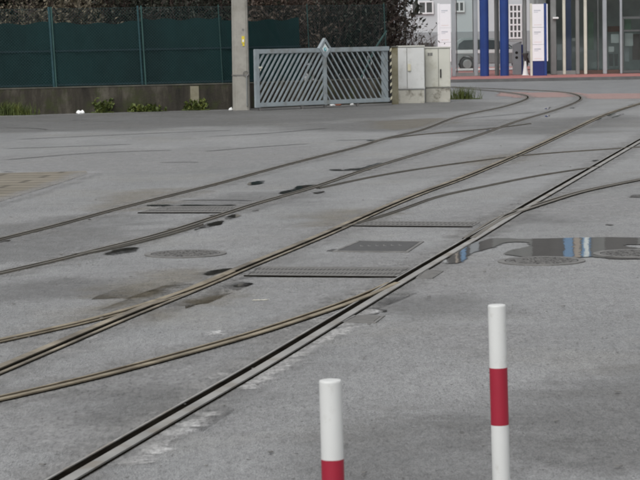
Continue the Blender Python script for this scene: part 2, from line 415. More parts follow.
# stains and wear
c5_ = lambda *q: [(440+x/3.2, 180+y/3.2) for x, y in q]
decal('asphalt_strip', [[(-20, 118), (235, 111), (330, 108), (450, 102.5), (470, 103), (440, 111), (300, 122), (160, 127), (-20, 132)],
      [(330, 125), (420, 119), (430, 127), (380, 130), (330, 131)], [(480, 133), (600, 116), (620, 119), (540, 133)]], M['darkasphalt'], .001, ring=2.2, jit=.3, step=.8)
decal('damp_asphalt', [[(20, 225), (90, 215), (120, 224), (60, 250), (-10, 262), (-10, 240)], [(170, 205), (250, 195), (300, 192), (300, 198), (230, 212)],
      [(10, 285), (80, 278), (120, 288), (60, 298), (0, 300)], [(560, 395), (660, 370), (660, 460), (590, 470)], [(330, 440), (470, 420), (470, 500), (350, 500)],
      [(100, 400), (200, 385), (180, 410), (90, 430)], [(520, 215), (550, 217), (530, 223), (505, 222)], [(420, 300), (470, 295), (480, 312), (420, 318)]],
      M['damp'], .0016, ring=.9, jit=.15, step=.4)
decal('rust_stains', [[(325, 218), (345, 210), (385, 212), (360, 224), (330, 228)], [(100, 208), (150, 190), (185, 188), (170, 197), (120, 212)],
      [(120, 318), (170, 296), (200, 285), (215, 292), (165, 312)], [(130, 285), (200, 270), (190, 282), (130, 295)], [(480, 162), (515, 153), (520, 157), (490, 165)],
      [(380, 122), (440, 118), (445, 124), (390, 130)], [(160, 292), (120, 320), (90, 322), (130, 300)]], M['brownstain'], .0022, ring=.6, jit=.1, step=.3)
tag(soft_ribbon('lime_streaks', [smooth_line(spline([at(*p) for p in q], .1), 2) for q in ([(362, 313), (345, 325), (326, 337), (305, 350), (288, 362), (262, 377), (240, 392)],
      [(352, 325), (334, 334), (318, 343)], [(212, 410), (190, 424), (170, 437), (140, 458), (128, 467)])], M['lime'], .003, .025, .11), kind='structure')
decal('lime_smears', [[(205, 378), (225, 372), (215, 380)], [(355, 313), (378, 309), (372, 314)], [(365, 320), (384, 317), (380, 320)],
      [(10, 337), (40, 333), (34, 337)], [(80, 338), (95, 335), (80, 342)], [(310, 322), (322, 315), (330, 316), (318, 324)], [(205, 335), (225, 330), (215, 336)]],
      M['lime'], .0028, ring=.12, jit=.03, step=.1)
decal('pale_wear', [[(0, 158), (120, 150), (300, 148), (330, 155), (200, 170), (120, 172), (0, 168)], [(40, 400), (150, 372), (240, 352), (240, 362), (120, 400)],
      [(60, 285), (150, 270), (260, 262), (300, 268), (200, 290), (140, 300)], [(395, 268), (440, 262), (470, 268), (440, 290), (400, 300)], [(260, 232), (330, 224), (330, 236), (260, 244)],
      [(440, 225), (520, 205), (640, 195), (640, 205), (520, 228)], [(350, 258), (420, 250), (430, 262), (360, 268)], [(240, 300), (330, 290), (360, 295), (300, 312)],
      [(440, 340), (560, 328), (560, 338), (450, 352)], [(400, 160), (520, 150), (600, 148), (600, 158), (480, 172), (400, 178)], [(20, 440), (120, 405), (110, 425), (40, 455)]], M['palewear'], .0005, ring=1.2, jit=.15, step=.5)
decal('paint_mark', [[(248, 299.6), (273, 299.6), (273, 301), (248, 301)]], M['chalk'], .0035, ring=.05, jit=.01, step=.1)
seams = [[(6, 140), (50, 138), (94, 136), (175, 132.5), (240, 130)], [(0, 160.5), (94, 153), (180, 150)], [(0, 128), (30, 128), (50, 130)], [(155, 163), (190, 162), (202, 162.5)],
         [(60, 120.5), (98, 120)], [(0, 172), (18, 172)], [(135, 213.5), (165, 213), (212, 213)], [(170, 200.5), (215, 200), (262, 201)],
         [(325, 140.5), (365, 140), (378, 139.5)], [(200, 137), (260, 134), (330, 128)], [(200, 152), (260, 147), (320, 143)], [(460, 119), (500, 115.5), (539, 112)],
         [(338, 248), (326, 253.5)], [(0, 149), (60, 147), (140, 144)]]
tag(soft_ribbon('asphalt_seams', [smooth_line(spline([at(*p) for p in s], .4), 2) for s in seams], M['seam'], .0035, .025, .05), kind='structure')

# water
c5 = lambda *q: [(440+x/3.2, 180+y/3.2) for x, y in q]
decal('puddle', [c5((20, 270), (38, 256), (60, 236), (100, 210), (172, 188), (240, 191), (300, 191), (390, 188), (500, 186), (650, 187), (760, 190), (760, 206),
      (600, 206), (566, 210), (572, 218), (640, 222), (760, 224), (760, 246), (640, 254), (545, 252), (495, 244), (440, 248), (380, 251), (290, 247), (215, 241), (222, 231), (244, 225), (318, 211), (296, 199), (235, 197), (185, 204),
      (170, 216), (120, 224), (90, 236), (70, 254), (50, 268))], M['water'], .0065, ring=.09, jit=.03, step=.12)
c2 = lambda *q: [(160+x/3.2, 80+y/3.2) for x, y in q]
c8 = lambda *q: [(x/3.556, 180+y/3.556) for x, y in q]
c7 = lambda *q: [(140+x/3.556, 200+y/3.556) for x, y in q]
c4 = lambda *q: [(460+x/3.556, 70+y/3.556) for x, y in q]
c3 = lambda *q: [(320+x/4, 80+y/4) for x, y in q]
for poly in (c2((385, 362), (430, 350), (440, 340), (510, 335), (490, 347), (440, 357), (400, 368)), c2((280, 330), (335, 323), (325, 333), (285, 338)),
             c2((-40, 401), (130, 401), (260, 401), (200, 406), (-40, 405)), c2((165, 437), (220, 425), (230, 428), (170, 440)), c2((115, 478), (160, 460), (205, 450), (195, 462), (140, 478)),
             c3((40, 357), (180, 359), (250, 334), (240, 332), (170, 353), (40, 361)), c8((280, 265), (460, 222), (480, 218), (420, 235), (300, 268)),
             c8((360, 268), (420, 250), (490, 240), (480, 255), (400, 270)), c8((600, 182), (640, 172), (650, 174), (610, 186)), c8((-60, 222), (10, 218), (45, 214), (20, 222), (-60, 232)),
             c4((465, 178), (500, 172), (490, 180), (468, 181)), c4((520, 160), (560, 140), (575, 142), (530, 165)), c4((540, 168), (585, 155), (545, 171)), c4((598, 126), (618, 122), (605, 128)),
             c7((322, 315), (345, 303), (375, 297), (352, 309)), c7((250, 60), (320, 44), (300, 55), (260, 63)), c7((95, 108), (150, 97), (140, 105), (105, 113)),
             c7((185, 110), (240, 90), (300, 72), (290, 85), (230, 98)), c5((615, 48), (660, 46), (660, 56), (618, 58)), c7((230, 262), (300, 246), (350, 244), (300, 258), (240, 272)), c2((385, 366), (420, 356), (470, 348), (505, 340), (480, 352), (440, 362), (405, 372)),
             c2((548, 287), (640, 287), (680, 290), (640, 292), (548, 291)), c2((565, 315), (582, 309), (575, 317)), c2((490, 362), (530, 356), (520, 361), (495, 366)), c2((290, 420), (320, 416), (300, 423)),
             c2((200, 445), (240, 430), (262, 434), (215, 450)), c8((270, 268), (380, 244), (470, 222), (455, 229), (360, 252), (285, 272)), c8((310, 142), (330, 139), (318, 145)),
             c3((66, 392), (92, 384), (80, 394)), c3((178, 240), (225, 242), (190, 246)), c4((300, 138), (322, 133), (310, 140)), c4((390, 136), (410, 133), (400, 138)), c4((470, 322), (492, 320), (480, 327)),
             c4((300, 165), (318, 161), (308, 168)), c4((92, 212), (106, 212), (98, 218)), c5((515, 143), (570, 144), (540, 148)), c5((214, 78), (252, 79), (230, 83)), c4((540, 300), (560, 296), (552, 302))):
    decal('puddle', [poly], M['film'], .0068, ring=.09, jit=.03, step=.1)

# ================================================================== TRAM RAILS
def rail(px, label, head_side, hm, gm, zoff, ext0=0, ext1=0, hw=.062, gw=.05, lw=.02, lip=None, mortar=True, sm=3, group='tram rails let into the asphalt'):
    pts = [at(*p) for p in px]
    if ext0: pts.insert(0, pts[0]+(pts[0]-pts[1]).normalized()*ext0)
    if ext1: pts.append(pts[-1]+(pts[-1]-pts[-2]).normalized()*ext1)
    for p in pts: p.z = 0
    line = smooth_line(spline(pts, .35), sm)
    e = empty('tram_rail', (0, 0, 0), label, 'rail', group)
    s = head_side                                   # +1: running head right of the groove (direction of the listed points)
    def strip(name, a, b, z1, m):
        bm = bmesh.new(); ribbon_bm(bm, line, min(a*s, b*s), max(a*s, b*s), -.02, z1)
        mb = MB(); mb.bm.free(); mb.bm = bm; return mb.build(name, m, e)
    strip('groove', -gw/2-.001, gw/2+.001, .008+zoff, gm)
    strip('running_head', gw/2, gw/2+hw, .015+zoff, hm)
    strip('guard_lip', -gw/2-lw, -gw/2, .0135+zoff, lip or hm)
    if mortar and hw > .04:
        strip('side_joint', gw/2+hw, gw/2+hw+.016, .0065+zoff, M['groove']); strip('side_joint', -gw/2-lw-.012, -gw/2-lw, .0065+zoff, M['groove'])
    if mortar: soft_ribbon('mortar_bed', [line], M['mortar'], .0042, .09, .28, e)
    return e
z = iter([.0007*i for i in range(1, 30)])
A = rail([(60, 479), (150, 427), (250, 370), (330, 322), (400, 280), (434, 260), (470, 239), (520, 209), (560, 186), (600, 163), (640, 140)],
     'near track right hand rail, bold black groove and grey head, running past the lime smears', 1, M['railgrey'], M['groove'], 0.0, 8, 45, hw=.066, gw=.062, lw=.015)
B = rail([(0, 372), (60, 346.5), (120, 320.5), (196, 290), (240, 271), (320, 238), (385, 209), (420, 194.5), (460, 180), (527, 151.5), (572, 130.5), (606, 115), (640, 104)],
     'near track left hand rail, rust tan head, passing above the large dark access cover', -1, M['railtan'], M['groove'], next(z), 6, 40, hw=.062, lw=.03, gw=.05)
rail([(0, 342.5), (79, 325.5), (119, 315), (165, 301), (207, 286.5), (238, 272.5)],
     'rusty tan turnout rail that joins the near left rail from the left edge', -1, M['railrust'], M['grooverustshade'], next(z), 6, 0, hw=.05, gw=.04)
rail([(0, 399.5), (79, 382), (158, 361), (200, 349.7), (250, 335.5), (275, 327.5), (325, 311), (362, 298), (392, 284)],
     'rusty brown turnout rail that sweeps into the near right rail from the lower left', 1, M['railrust'], M['grooverustshade'], next(z), 6, 0, hw=.05, gw=.045)
rail([(468, 239.5), (502, 218), (546, 203), (580.6, 192.3), (615, 185), (640, 180)],
     'curving branch rail that leaves the near right rail above the big puddle', 1, M['railmix'], M['groove'], next(z), 0, 10, hw=.05, gw=.04, lw=.03)
rail([(340, 229), (385, 216), (417, 204.5), (435, 198), (460, 192), (494, 185), (527.5, 178), (564, 172), (600, 167)],
     'thin branch rail peeling off the near left rail, fading out at the right', 1, M['railmix'], M['groove'], next(z), 0, 0, hw=.012, gw=.034, lw=.008, mortar=False)
rail([(318, 189), (352, 181.5), (385, 175), (432, 167.5), (480, 161), (544, 154), (617.5, 149)],
     'thin branch rail crossing from the far track to the right edge', 1, M['railmix'], M['groove'], next(z), 0, 6, hw=.012, gw=.034, lw=.008, mortar=False)
rail([(0, 274), (45, 264), (101, 250), (140.6, 240.5), (182, 228.5), (254, 205), (310, 189), (360, 172), (382, 165), (432, 150), (480, 135), (516, 122), (553, 111), (575, 103), (580.5, 99), (577, 95.5), (564, 92.5), (544, 91), (520, 90)],
     'far track near rail, small puddles along it, hooking left before the station', 1, M['railmix'], M['groove'], next(z), 6, 8, hw=.032, gw=.045)
rail([(0, 240.5), (62, 225), (112.5, 211), (146, 202.5), (180, 194), (216, 185), (285, 166), (320, 157), (360, 147), (382, 140), (420, 131), (460, 116.5), (502, 107.5), (523, 101), (528, 98), (523, 95), (496.5, 91.5), (480, 90)],
     'far track outer rail nearest the gate, hooking left behind the cabinets', -1, M['railmix'], M['groove'], next(z), 6, 8, hw=.032, gw=.042)
rail([(372, 143), (385, 139.3), (430, 134), (470, 131), (500, 128), (530, 124)],
     'short faint branch rail leaving the far outer rail in front of the cabinets', 1, M['railmix'], M['groove'], next(z), 0, 0, hw=.012, gw=.034, lw=.008, mortar=False)
# second lip lines close to the far-track rail
rail([(75, 256), (101, 252), (140, 243), (184, 231), (200, 225.5)],
     'short check rail beside the far track rail with a dark puddle against it', 1, M['railmix'], M['groove'], next(z), 0, 0, hw=.02, gw=.04, lw=.01, mortar=False)

# ================================================================== COVERS AND DRAINS
def manhole(px, py, R, label):
    c = at(px, py); e = empty('manhole_cover', (c.x, c.y, 0), label, 'manhole cover', 'round iron manhole covers')
    mb = MB(); mb.lathe([(R, .0), (R, .010), (R-.06, .010), (R-.06, 0)], 48); mb.build('frame', M['ironframe'], e)
    mb = MB(); mb.lathe([(R-.068, 0), (R-.068, .0095), (R-.1, .009), (.02, .009)], 48)
    for i in range(-8, 9):
        for j in range(-8, 9):
            x, y = i*.04+(.02 if j % 2 else 0), j*.04
            if x*x+y*y < (R-.1)**2: mb.box((x-.012, y-.012, .008), (x+.012, y+.012, .0125))
    mb.build('lid', M['castiron'], e)
manhole(185.5, 254.3, .39, 'round cast iron manhole cover between the two tracks, standing in dry asphalt')
manhole(541.5, 261.5, .39, 'round cast iron manhole cover at the near edge of the big puddle')
manhole(636, 254, .39, 'round cast iron manhole cover half under water at the right edge')
def cover(px, label, name='access_cover', cat='drain cover', inset=.05, group=None, fm=None, lm=None):
    p = [at(*q) for q in px]; c = sum(p, Vector())/len(p); c.z = 0
    e = empty(name, c, label, cat, group)
    L = [q-c for q in p]
    mb = MB(); inner = [q*(1-inset/max(.1, q.length)) for q in L]; k = len(L)
    for i in range(k):
        a, b, a2, b2 = L[i], L[(i+1) % k], inner[i], inner[(i+1) % k]
        mb.prism([(v.x, v.y, 0) for v in (a, b, b2, a2)], (0, 0, .0085))
    mb.build('frame', fm or M['ironframe'], e)
    mb = MB(); q2 = [q*(1-(inset+.012)/max(.1, q.length)) for q in L]
    mb.prism([(v.x, v.y, 0) for v in q2], (0, 0, .0075)); mb.build('lid', lm or M['coverlid'], e)
    return e, L
M['coverlid'] = mat('cover_lid', (.058, .058, .057), .6, .2, 14, bump=.4, bscale=60)
M['coverlid2'] = mat('cover_lid_worn', (.13, .126, .118), .6, .25, 14, bump=.4, bscale=60)
e, L = cover([(332.5, 252), (358.5, 241.3), (424, 242), (408, 252.6)], 'large dark rectangular access cover in the middle of the near track', inset=.06)
for i in range(6):      # worn raised characters cast in the lid
    mb = MB(); x = -.2+i*.075; mb.box((x, .02, .0074), (x+.03, .06, .0079)); mb.box((x, .0595, .0074), (x+.012, .15, .0079))
    mb.build('cast_letter', M['ironframe'], e)
cover([(416, 278.5), (425.5, 270.3), (443.5, 271.6), (432.5, 279)], 'small square lid tight beside the pale near rail', group=None, inset=.04, lm=M['coverlid2'])
cover([(341, 322.8), (354, 316.2), (385, 316.5), (376, 323.3)], 'small oblong lid beside the near rail just below the turnout', inset=.04, lm=M['coverlid2'])
M['slot'] = mat('slot_dark', (.055, .055, .053), .8, .3)
def channel(px, label, nslots):
    e, L = cover(px, label, 'track_drain', 'drain', .03, 'slotted drains across the tracks', lm=M['coverlid2'])
    a, b, c_, d_ = L      # a-b back edge, d-c front edge
    for r in (.3, .7):
        mb = MB()
        for i in range(nslots):
            t0, t1 = (i+.25)/nslots, (i+.72)/nslots
            lo0, lo1 = a.lerp(b, t0), a.lerp(b, t1); hi0, hi1 = d_.lerp(c_, t0), d_.lerp(c_, t1)
            q = [lo0.lerp(hi0, r-.08), lo1.lerp(hi1, r-.08), lo1.lerp(hi1, r+.08), lo0.lerp(hi0, r+.08)]
            mb.prism([(v.x, v.y, .007) for v in q], (0, 0, .0016))
        mb.build('slot_row', M['slot'], e)
    mb = MB()
    mb.prism([(v.x, v.y, .004) for v in (d_, c_, c_+Vector((0, -.08, 0)), d_+Vector((0, -.08, 0)))], (0, 0, .0035)); mb.build('gutter', M['groove'], e)
channel([(258, 267.4), (413, 268.4), (397, 277.2), (244, 276)], 'long slotted drain across the near track below the dark access cover', 40)
channel([(166, 206.8), (236, 206.6), (226, 213), (138, 213)], 'slotted drain across the far track among narrow puddles', 24)
channel([(352, 221.6), (480, 222.6), (472, 227), (340, 226)], 'slotted drain across the near track beyond the dark access cover', 30)

# ================================================================== BOLLARDS
def bollard(px, py, lean, label):
    top = .913
    p = at(px, py, top); e = empty('bollard', (p.x+.0, p.y, 0), label, 'bollard', 'red and white bollards at the front')
    r = .038; o = []
    bands = [(0, .15, 'red'), (.15, .40, 'white'), (.40, .645, 'red'), (.645, .913, 'white')]
    for i, (a, b, c) in enumerate(bands):
        mb = MB()
        if i == 3: mb.lathe([(r, a), (r, b-.03), (r, b-.008), (r, b-.0055), (r-.002, b-.0015), (r-.006, b), (r-.012, b)], 40)
        else: mb.lathe([(r+(.0004 if c == 'red' else 0), a), (r+(.0004 if c == 'red' else 0), b)], 40)
        q = mb.build('post_top' if i == 3 else c+'_band', M['red_paint' if c == 'red' else 'white_paint'], e)
        for f in q.data.polygons: f.use_smooth = True
        q.data.set_sharp_from_angle(angle=.7)
    mb = MB(); mb.lathe([(.09, .0), (.09, .01), (.045, .012)], 32); mb.build('base_plate', M['ironframe'], e)
    e.rotation_euler = (0, lean, 0)
    # keep the top where the photo has it
    t = Matrix.Rotation(lean, 3, 'Y') @ Vector((0, 0, top)); e.location = (p.x-t.x, p.y-t.y, 0)
bollard(330.3, 379.8, math.radians(-.6), 'red and white steel bollard, shorter in view, its red band cut by the bottom edge')
bollard(496.7, 304.6, math.radians(-.9), 'red and white steel bollard standing further back at the right with a full red band')

# ================================================================== WALL AND FENCE
Wp = [P(-330, 88, 60.8), P(-130, 88, 61.2), P(236, 88, 64.0), P(392, 80, 67.3)]
Wp = [Vector((p.x, p.y, 0)) for p in Wp]; WH = .70
def along(t):       # t metres along the wall from the left end
    for a, b in zip(Wp, Wp[1:]):
        l = (b-a).length
        if t <= l: return a.lerp(b, t/l), (b-a).normalized()
        t -= l
    return Wp[-1].copy(), (Wp[-1]-Wp[-2]).normalized()
WL = sum((b-a).length for a, b in zip(Wp, Wp[1:]))
def t_of_px(px):
    best = 0; bd = 1e9
    for i in range(2000):
        t = WL*i/1999; p, _ = along(t); v = p-CAMP; x = v.dot(_r)/v.dot(_f)*FPX+320+ math.sin(ROLL)*0
        if abs(x-px) < bd: bd, best = abs(x-px), t
    return best
def wall_strip(mb, a, b, y0, y1, z0, z1):
    ts = [a]; acc = 0
    for p, q in zip(Wp, Wp[1:]):
        acc += (q-p).length
        if a < acc < b: ts.append(acc)
    ts.append(b)
    for t0, t1 in zip(ts, ts[1:]):
        p, d = along(t0+1e-4); q, _ = along(t1-1e-4); nn = Vector((-d.y, d.x, 0))
        mb.prism([p+nn*y0+Vector((0, 0, z0)), q+nn*y0+Vector((0, 0, z0)), q+nn*y1+Vector((0, 0, z0)), p+nn*y1+Vector((0, 0, z0))], (0, 0, z1-z0))
e = empty('retaining_wall', Wp[0], 'low stained concrete wall with moss under the green screened fence', 'wall')
base = Wp[0]
def wparent(o, e, base):
    o.parent = e; o.location = -base; return o
mb = MB(); wall_strip(mb, 0, WL, 0, .25, -.05, WH); wparent(mb.build('wall_body', M['wall']), e, base)
mb = MB(); wall_strip(mb, 0, WL, -.012, .262, WH+.002, WH+.035); wparent(mb.build('coping', M['coping']), e, base)
mb = MB(); t = t_of_px(195); wall_strip(mb, t-.12, t+.12, -.02, .0, -.02, WH-.03); wparent(mb.build('pilaster', M['mosspost']), e, base)
FT = 2.85
fe = empty('screened_fence', Wp[0], 'green chain link fence with dark teal windscreen fabric on the low wall', 'fence')
post_px = [-300, -215, -130, -40, 55.5, 144, 224.5, 313.5, 390]
post_t = [t_of_px(p) for p in post_px]; post_t[0] = .3; post_t[1] = post_t[0]+(post_t[3]-post_t[0])/3; post_t[2] = post_t[0]+2*(post_t[3]-post_t[0])/3
for i, t in enumerate(post_t):
    p, d = along(t); nn = Vector((-d.y, d.x, 0)); c = p+nn*.12
    r = .06 if i in (4,) else .045 if i == 5 else .03
    mb = MB(); ln = d*.04
    mb.tube(c+Vector((0, 0, WH)), c-ln*2.2+Vector((0, 0, FT+.05)), r*.5 if i > 5 else r*.62, None, 10)
    wparent(mb.build('post', M['greenpost'] if i > 5 else M['greenpost2'], smooth=True), fe, base)
    if i in (4, 5):      # paired slimmer post alongside
        mb = MB(); c2_ = c+d*(.1 if i == 5 else .07)
        mb.tube(c2_+Vector((0, -.03, WH)), c2_-ln*2.2+Vector((0, -.03, FT+.05)), .024, None, 10)
        wparent(mb.build('post', M['greenpost'], smooth=True), fe, base)
p, d = along(post_t[8]); nn = Vector((-d.y, d.x, 0))
mb = MB(); mb.tube(p+nn*.12-d*.42+Vector((0, 0, WH+.9)), p+nn*.12+Vector((0, 0, FT-.75)), .03, None, 8); mb.tube(p+nn*.12-d*1.0+Vector((0, 0, WH)), p+nn*.12-d*.42+Vector((0, 0, WH+.9)), .03, None, 8)
wparent(mb.build('brace', M['greenpost']), fe, base)
def fabric(t0, t1, z1, sag, seed):
    bm = bmesh.new(); nx = max(6, int((t1-t0)/.12)); nz = 14; rnd = random.Random(seed); ph = rnd.uniform(0, 9)
    rows = []
    for i in range(nx+1):
        u = i/nx; t = t0+(t1-t0)*u; p, d = along(t); nn = Vector((-d.y, d.x, 0)); col_ = []
        top = z1-sag*4*u*(1-u)-.03*math.sin(ph+u*17)
        for j in range(nz+1):
            v = j/nz; zz = WH+.028+(top-WH-.028)*v
            off = .15+.02*math.sin(ph+u*11+v*3)+.012*math.sin(v*9+u*23+ph)
            q = p+nn*off; col_.append(bm.verts.new((q.x, q.y, zz)))
        rows.append(col_)
    for a, b in zip(rows, rows[1:]):
        for j in range(nz): bm.faces.new((a[j], b[j], b[j+1], a[j+1]))
    bmesh.ops.solidify(bm, geom=bm.faces[:], thickness=.004)
    mb = MB(); mb.bm.free(); mb.bm = bm
    o = wparent(mb.build('windscreen_fabric', M['screen'], smooth=True), fe, base)
    mb = MB()
    for zz in (WH+.06, WH+.98): wall_strip(mb, t0, t1, .108, .114, zz, zz+.05)
    h = mb.build('hem', M['screenfold']); h.parent = o
te = t_of_px(304)
zs = {0: 2.5, 1: 2.5, 2: 2.5, 3: 2.50, 4: 2.48, 5: 2.56, 6: 2.5, 7: 2.44}
for i in range(8):
    a, b = post_t[i], post_t[i+1]
    if i == 6: b = te
    if i == 7: break
    fabric(a, b-.004, zs[i], .05, i)
# chain link: one net per bay
for i in range(8):
    a, b = post_t[i], post_t[i+1]; mb = MB(); bm = mb.bm; H_ = FT-WH-.05; stp = .085
    pa, d = along(a+.001); pb, _ = along(b-.001); nn = Vector((-d.y, d.x, 0)); Ln = b-a
    def strand(x0, z0, x1, z1):
        q = [pa.lerp(pb, x/Ln)+nn*.085+Vector((0, 0, WH+.05+zz)) for x, zz in ((x0, z0), (x1, z1))]
        mb.tube(q[0], q[1], .0028, None, 3, False)
    k = -H_
    while k < Ln:
        x0, z0 = (k, 0) if k >= 0 else (0, -k); x1, z1 = (k+H_, H_) if k+H_ <= Ln else (Ln, Ln-k)
        strand(x0, z0, x1, z1); strand(x0, H_-z0, x1, H_-z1); k += stp
    for zz in (.02, H_): strand(0, zz, Ln, zz)
    wparent(mb.build('chain_link', M['wire']), fe, base)

# ================================================================== CONCRETE POLE
pb_ = P(241.5, 110, 63.2); e = empty('concrete_pole', (pb_.x, pb_.y, 0), 'thick grey concrete utility pole with a yellow sticker, left of the gate', 'utility pole')
mb = MB(); bm = bmesh.new()
prof = lambda s: [Vector((x*s, y*s, 0)) for x, y in ((-.24, .1), (-.24, -.02), (-.13, -.17), (.2, -.2), (.24, -.15), (.24, .16), (.1, .22), (-.12, .22))]
lo, hi = [bm.verts.new(v) for v in prof(1.0)], [bm.verts.new(v+Vector((0, 0, 9.5))) for v in prof(.72)]
mid = None
for i in range(8): bm.faces.new((lo[i], lo[(i+1) % 8], hi[(i+1) % 8], hi[i]))
bm.faces.new(lo); bm.faces.new(hi)
bmesh.ops.recalc_face_normals(bm, faces=bm.faces[:]); bmesh.ops.bevel(bm, geom=[q for q in bm.edges if abs((q.verts[0].co-q.verts[1].co).z) > 1], offset=.025, segments=3, affect='EDGES')
mb.merge(bm); mb.build('shaft', M['concrete'], e)
mb = MB(); mb.tube((.165, -.215, .12), (.165, -.215, .93), .02, None, 8); mb.build('conduit', M['midgrey'], e)
mb = MB()
for k in range(10):
    a, b = 2*math.pi*k/10, 2*math.pi*(k+1)/10; f_ = lambda q: (.15+.075*math.cos(q), -.222, 1.0+.07*math.sin(q))
    mb.tube(f_(a), f_(b), .012, None, 6)
mb.build('hook_ring', M['ironframe'], e)
mb = MB(); s0 = prof(.985)
for z0 in (.94,):
    mb.prism([Vector((v.x*1.04, v.y*1.04, z0)) for v in s0], (0, 0, .035))
mb.build('strap', M['ironframe'], e)
mb = MB(); mb.box((.05, -.2, 1.82), (.13, -.183, 2.02)); mb.box((.07, -.2, 1.75), (.125, -.183, 1.817)); mb.build('sticker', M['yellow'], e)
mb = MB(); mb.box((.07, -.203, 1.86), (.11, -.2005, 1.93)); mb.build('sticker_print', M['plastic'], e)
mb = MB(); mb.lathe([(.03, 0), (.03, .012), (.02, .014)], 12, (.09, -.185, 2.2), 'Y'); mb.build('bolt', M['ironframe'], e)

# ================================================================== GATE
g0 = P(257, 107, 62.4); g1 = P(389.5, 101, 65.4); gd = Vector((g1.x-g0.x, g1.y-g0.y, 0)); GL = gd.length
ge = empty('sliding_gate', (g0.x, g0.y, 0), 'light grey steel gate with slanted bars meeting under a diamond badge', 'gate', rotz=math.atan2(gd.y, gd.x))
GB, GT = .09, 1.66
xm = GL*.503
mb = MB(); mb.box((0, -.04, GT-.13), (GL-.002, .04, GT), .012); mb.box((.0, -.04, GB), (GL-.002, .04, GB+.12), .012); mb.build('frame_rail', M['gate'], ge)
for x0, x1 in ((-.06, .085), (xm-.055, xm+.055)):
    mb = MB(); mb.box((x0, -.045, GB-.015), (x1, .045, GT+.004), .012); mb.build('upright', M['gate'], ge)
mb = MB(); mb.box((GL-.26, .0, GB-.01), (GL-.03, .05, GT+.003), .01); mb.build('end_plate', M['gate'], ge)
def bars(x0, x1, sgn, spacing, wd, px_):
    z0, z1 = GB+.11, GT-.12; H_ = z1-z0; run = H_/math.tan(math.radians(55.5)); k = x0-run+.02
    while k < x1:
        a, b = (k, z0), (k+run, z1)
        ta = max(0, (x0-a[0])/run); tb = min(1, (x1-a[0])/run)
        if tb-ta > .04:
            A_ = (a[0]+run*ta, z0+H_*ta); B_ = (a[0]+run*tb, z0+H_*tb)
            if sgn < 0: A_, B_ = (x0+x1-A_[0], A_[1]), (x0+x1-B_[0], B_[1])
            hx = wd/2/math.sin(math.radians(55.5)); mb = MB()
            mb.prism([(A_[0]-hx, -.02, A_[1]), (A_[0]+hx, -.02, A_[1]), (B_[0]+hx, -.02, B_[1]), (B_[0]-hx, -.02, B_[1])], (0, .03, 0))
            mb.build('slanted_bar', M['gate'], ge)
        k += spacing
bars(.08, xm-.05, 1, .166, .05, 0); bars(xm+.05, GL-.05, -1, .19, .036, 0)
dz = GT-.02; mb = MB()
D = lambda w_, h_, y: [(xm, y, dz-h_), (xm+w_, y, dz), (xm, y, dz+h_), (xm-w_, y, dz)]
bm = mb.bm
for q0, q1 in zip((D(.23, .34, -.05), D(.23, .34, .05)), (D(.155, .235, -.05), D(.155, .235, .05))): pass
o0, i0, o1, i1 = [[bm.verts.new(v) for v in D(*k)] for k in ((.225, .29, -.055), (.145, .19, -.055), (.225, .29, .055), (.145, .19, .055))]
for k in range(4):
    l = (k+1) % 4
    bm.faces.new((o0[k], o0[l], i0[l], i0[k])); bm.faces.new((o1[k], o1[l], i1[l], i1[k])); bm.faces.new((o0[k], o0[l], o1[l], o1[k])); bm.faces.new((i0[k], i0[l], i1[l], i1[k]))
df = mb.build('diamond_frame', M['gate'], ge)
mb = MB(); mb.prism(D(.143, .187, -.03), (0, .03, 0)); bd = mb.build('badge_panel', M['aludark'], ge)
mb = MB(); mb.prism([(xm+.005, -.042, dz-.165), (xm+.115, -.042, dz-.02), (xm-.005, -.042, dz+.14), (xm-.115, -.042, dz+.0)], (0, .01, 0)); mb.build('emblem', M['emblemwhite'], bd)
mb = MB(); mb.lathe([(.05, -.05), (.05, -.044)], 20, (xm, 0, dz-.02), 'Y'); mb.build('emblem_mark', M['emblemteal'], bd)
mb = MB(); mb.lathe([(.022, -.055), (.022, -.0505)], 14, (xm+.012, 0, dz-.015), 'Y'); mb.build('emblem_mark', M['emblemwhite'], bd)
mb = MB(); mb.box((.05, -.075, 1.14), (.16, -.041, 1.19), .005); mb.box((.09, -.06, 1.08), (.12, -.041, 1.14), .003); mb.build('latch', M['postwhite'], ge)
# striped edge strip on the closing post
mb = MB(); mb.box((GL+.0, -.045, GB-.03), (GL+.06, .045, GT+.01)); st = mb.build('edge_strip', M['black'], ge)
for k in range(8):
    mb = MB(); zz = GB+.04+k*.195
    mb.prism([(GL-.002, -.0475, zz), (GL+.062, -.0475, zz+.05), (GL+.062, -.0475, zz+.13), (GL-.002, -.0475, zz+.08)], (0, .002, 0)); mb.build('hazard_stripe', M['paleyellow'], st)
for x in (.1, GL*.33, xm, GL*.75):
    mb = MB(); mb.lathe([(.05, -.02), (.05, .02)], 16, (x, 0, .05), 'Y'); mb.build('wheel', M['ironframe'], ge)

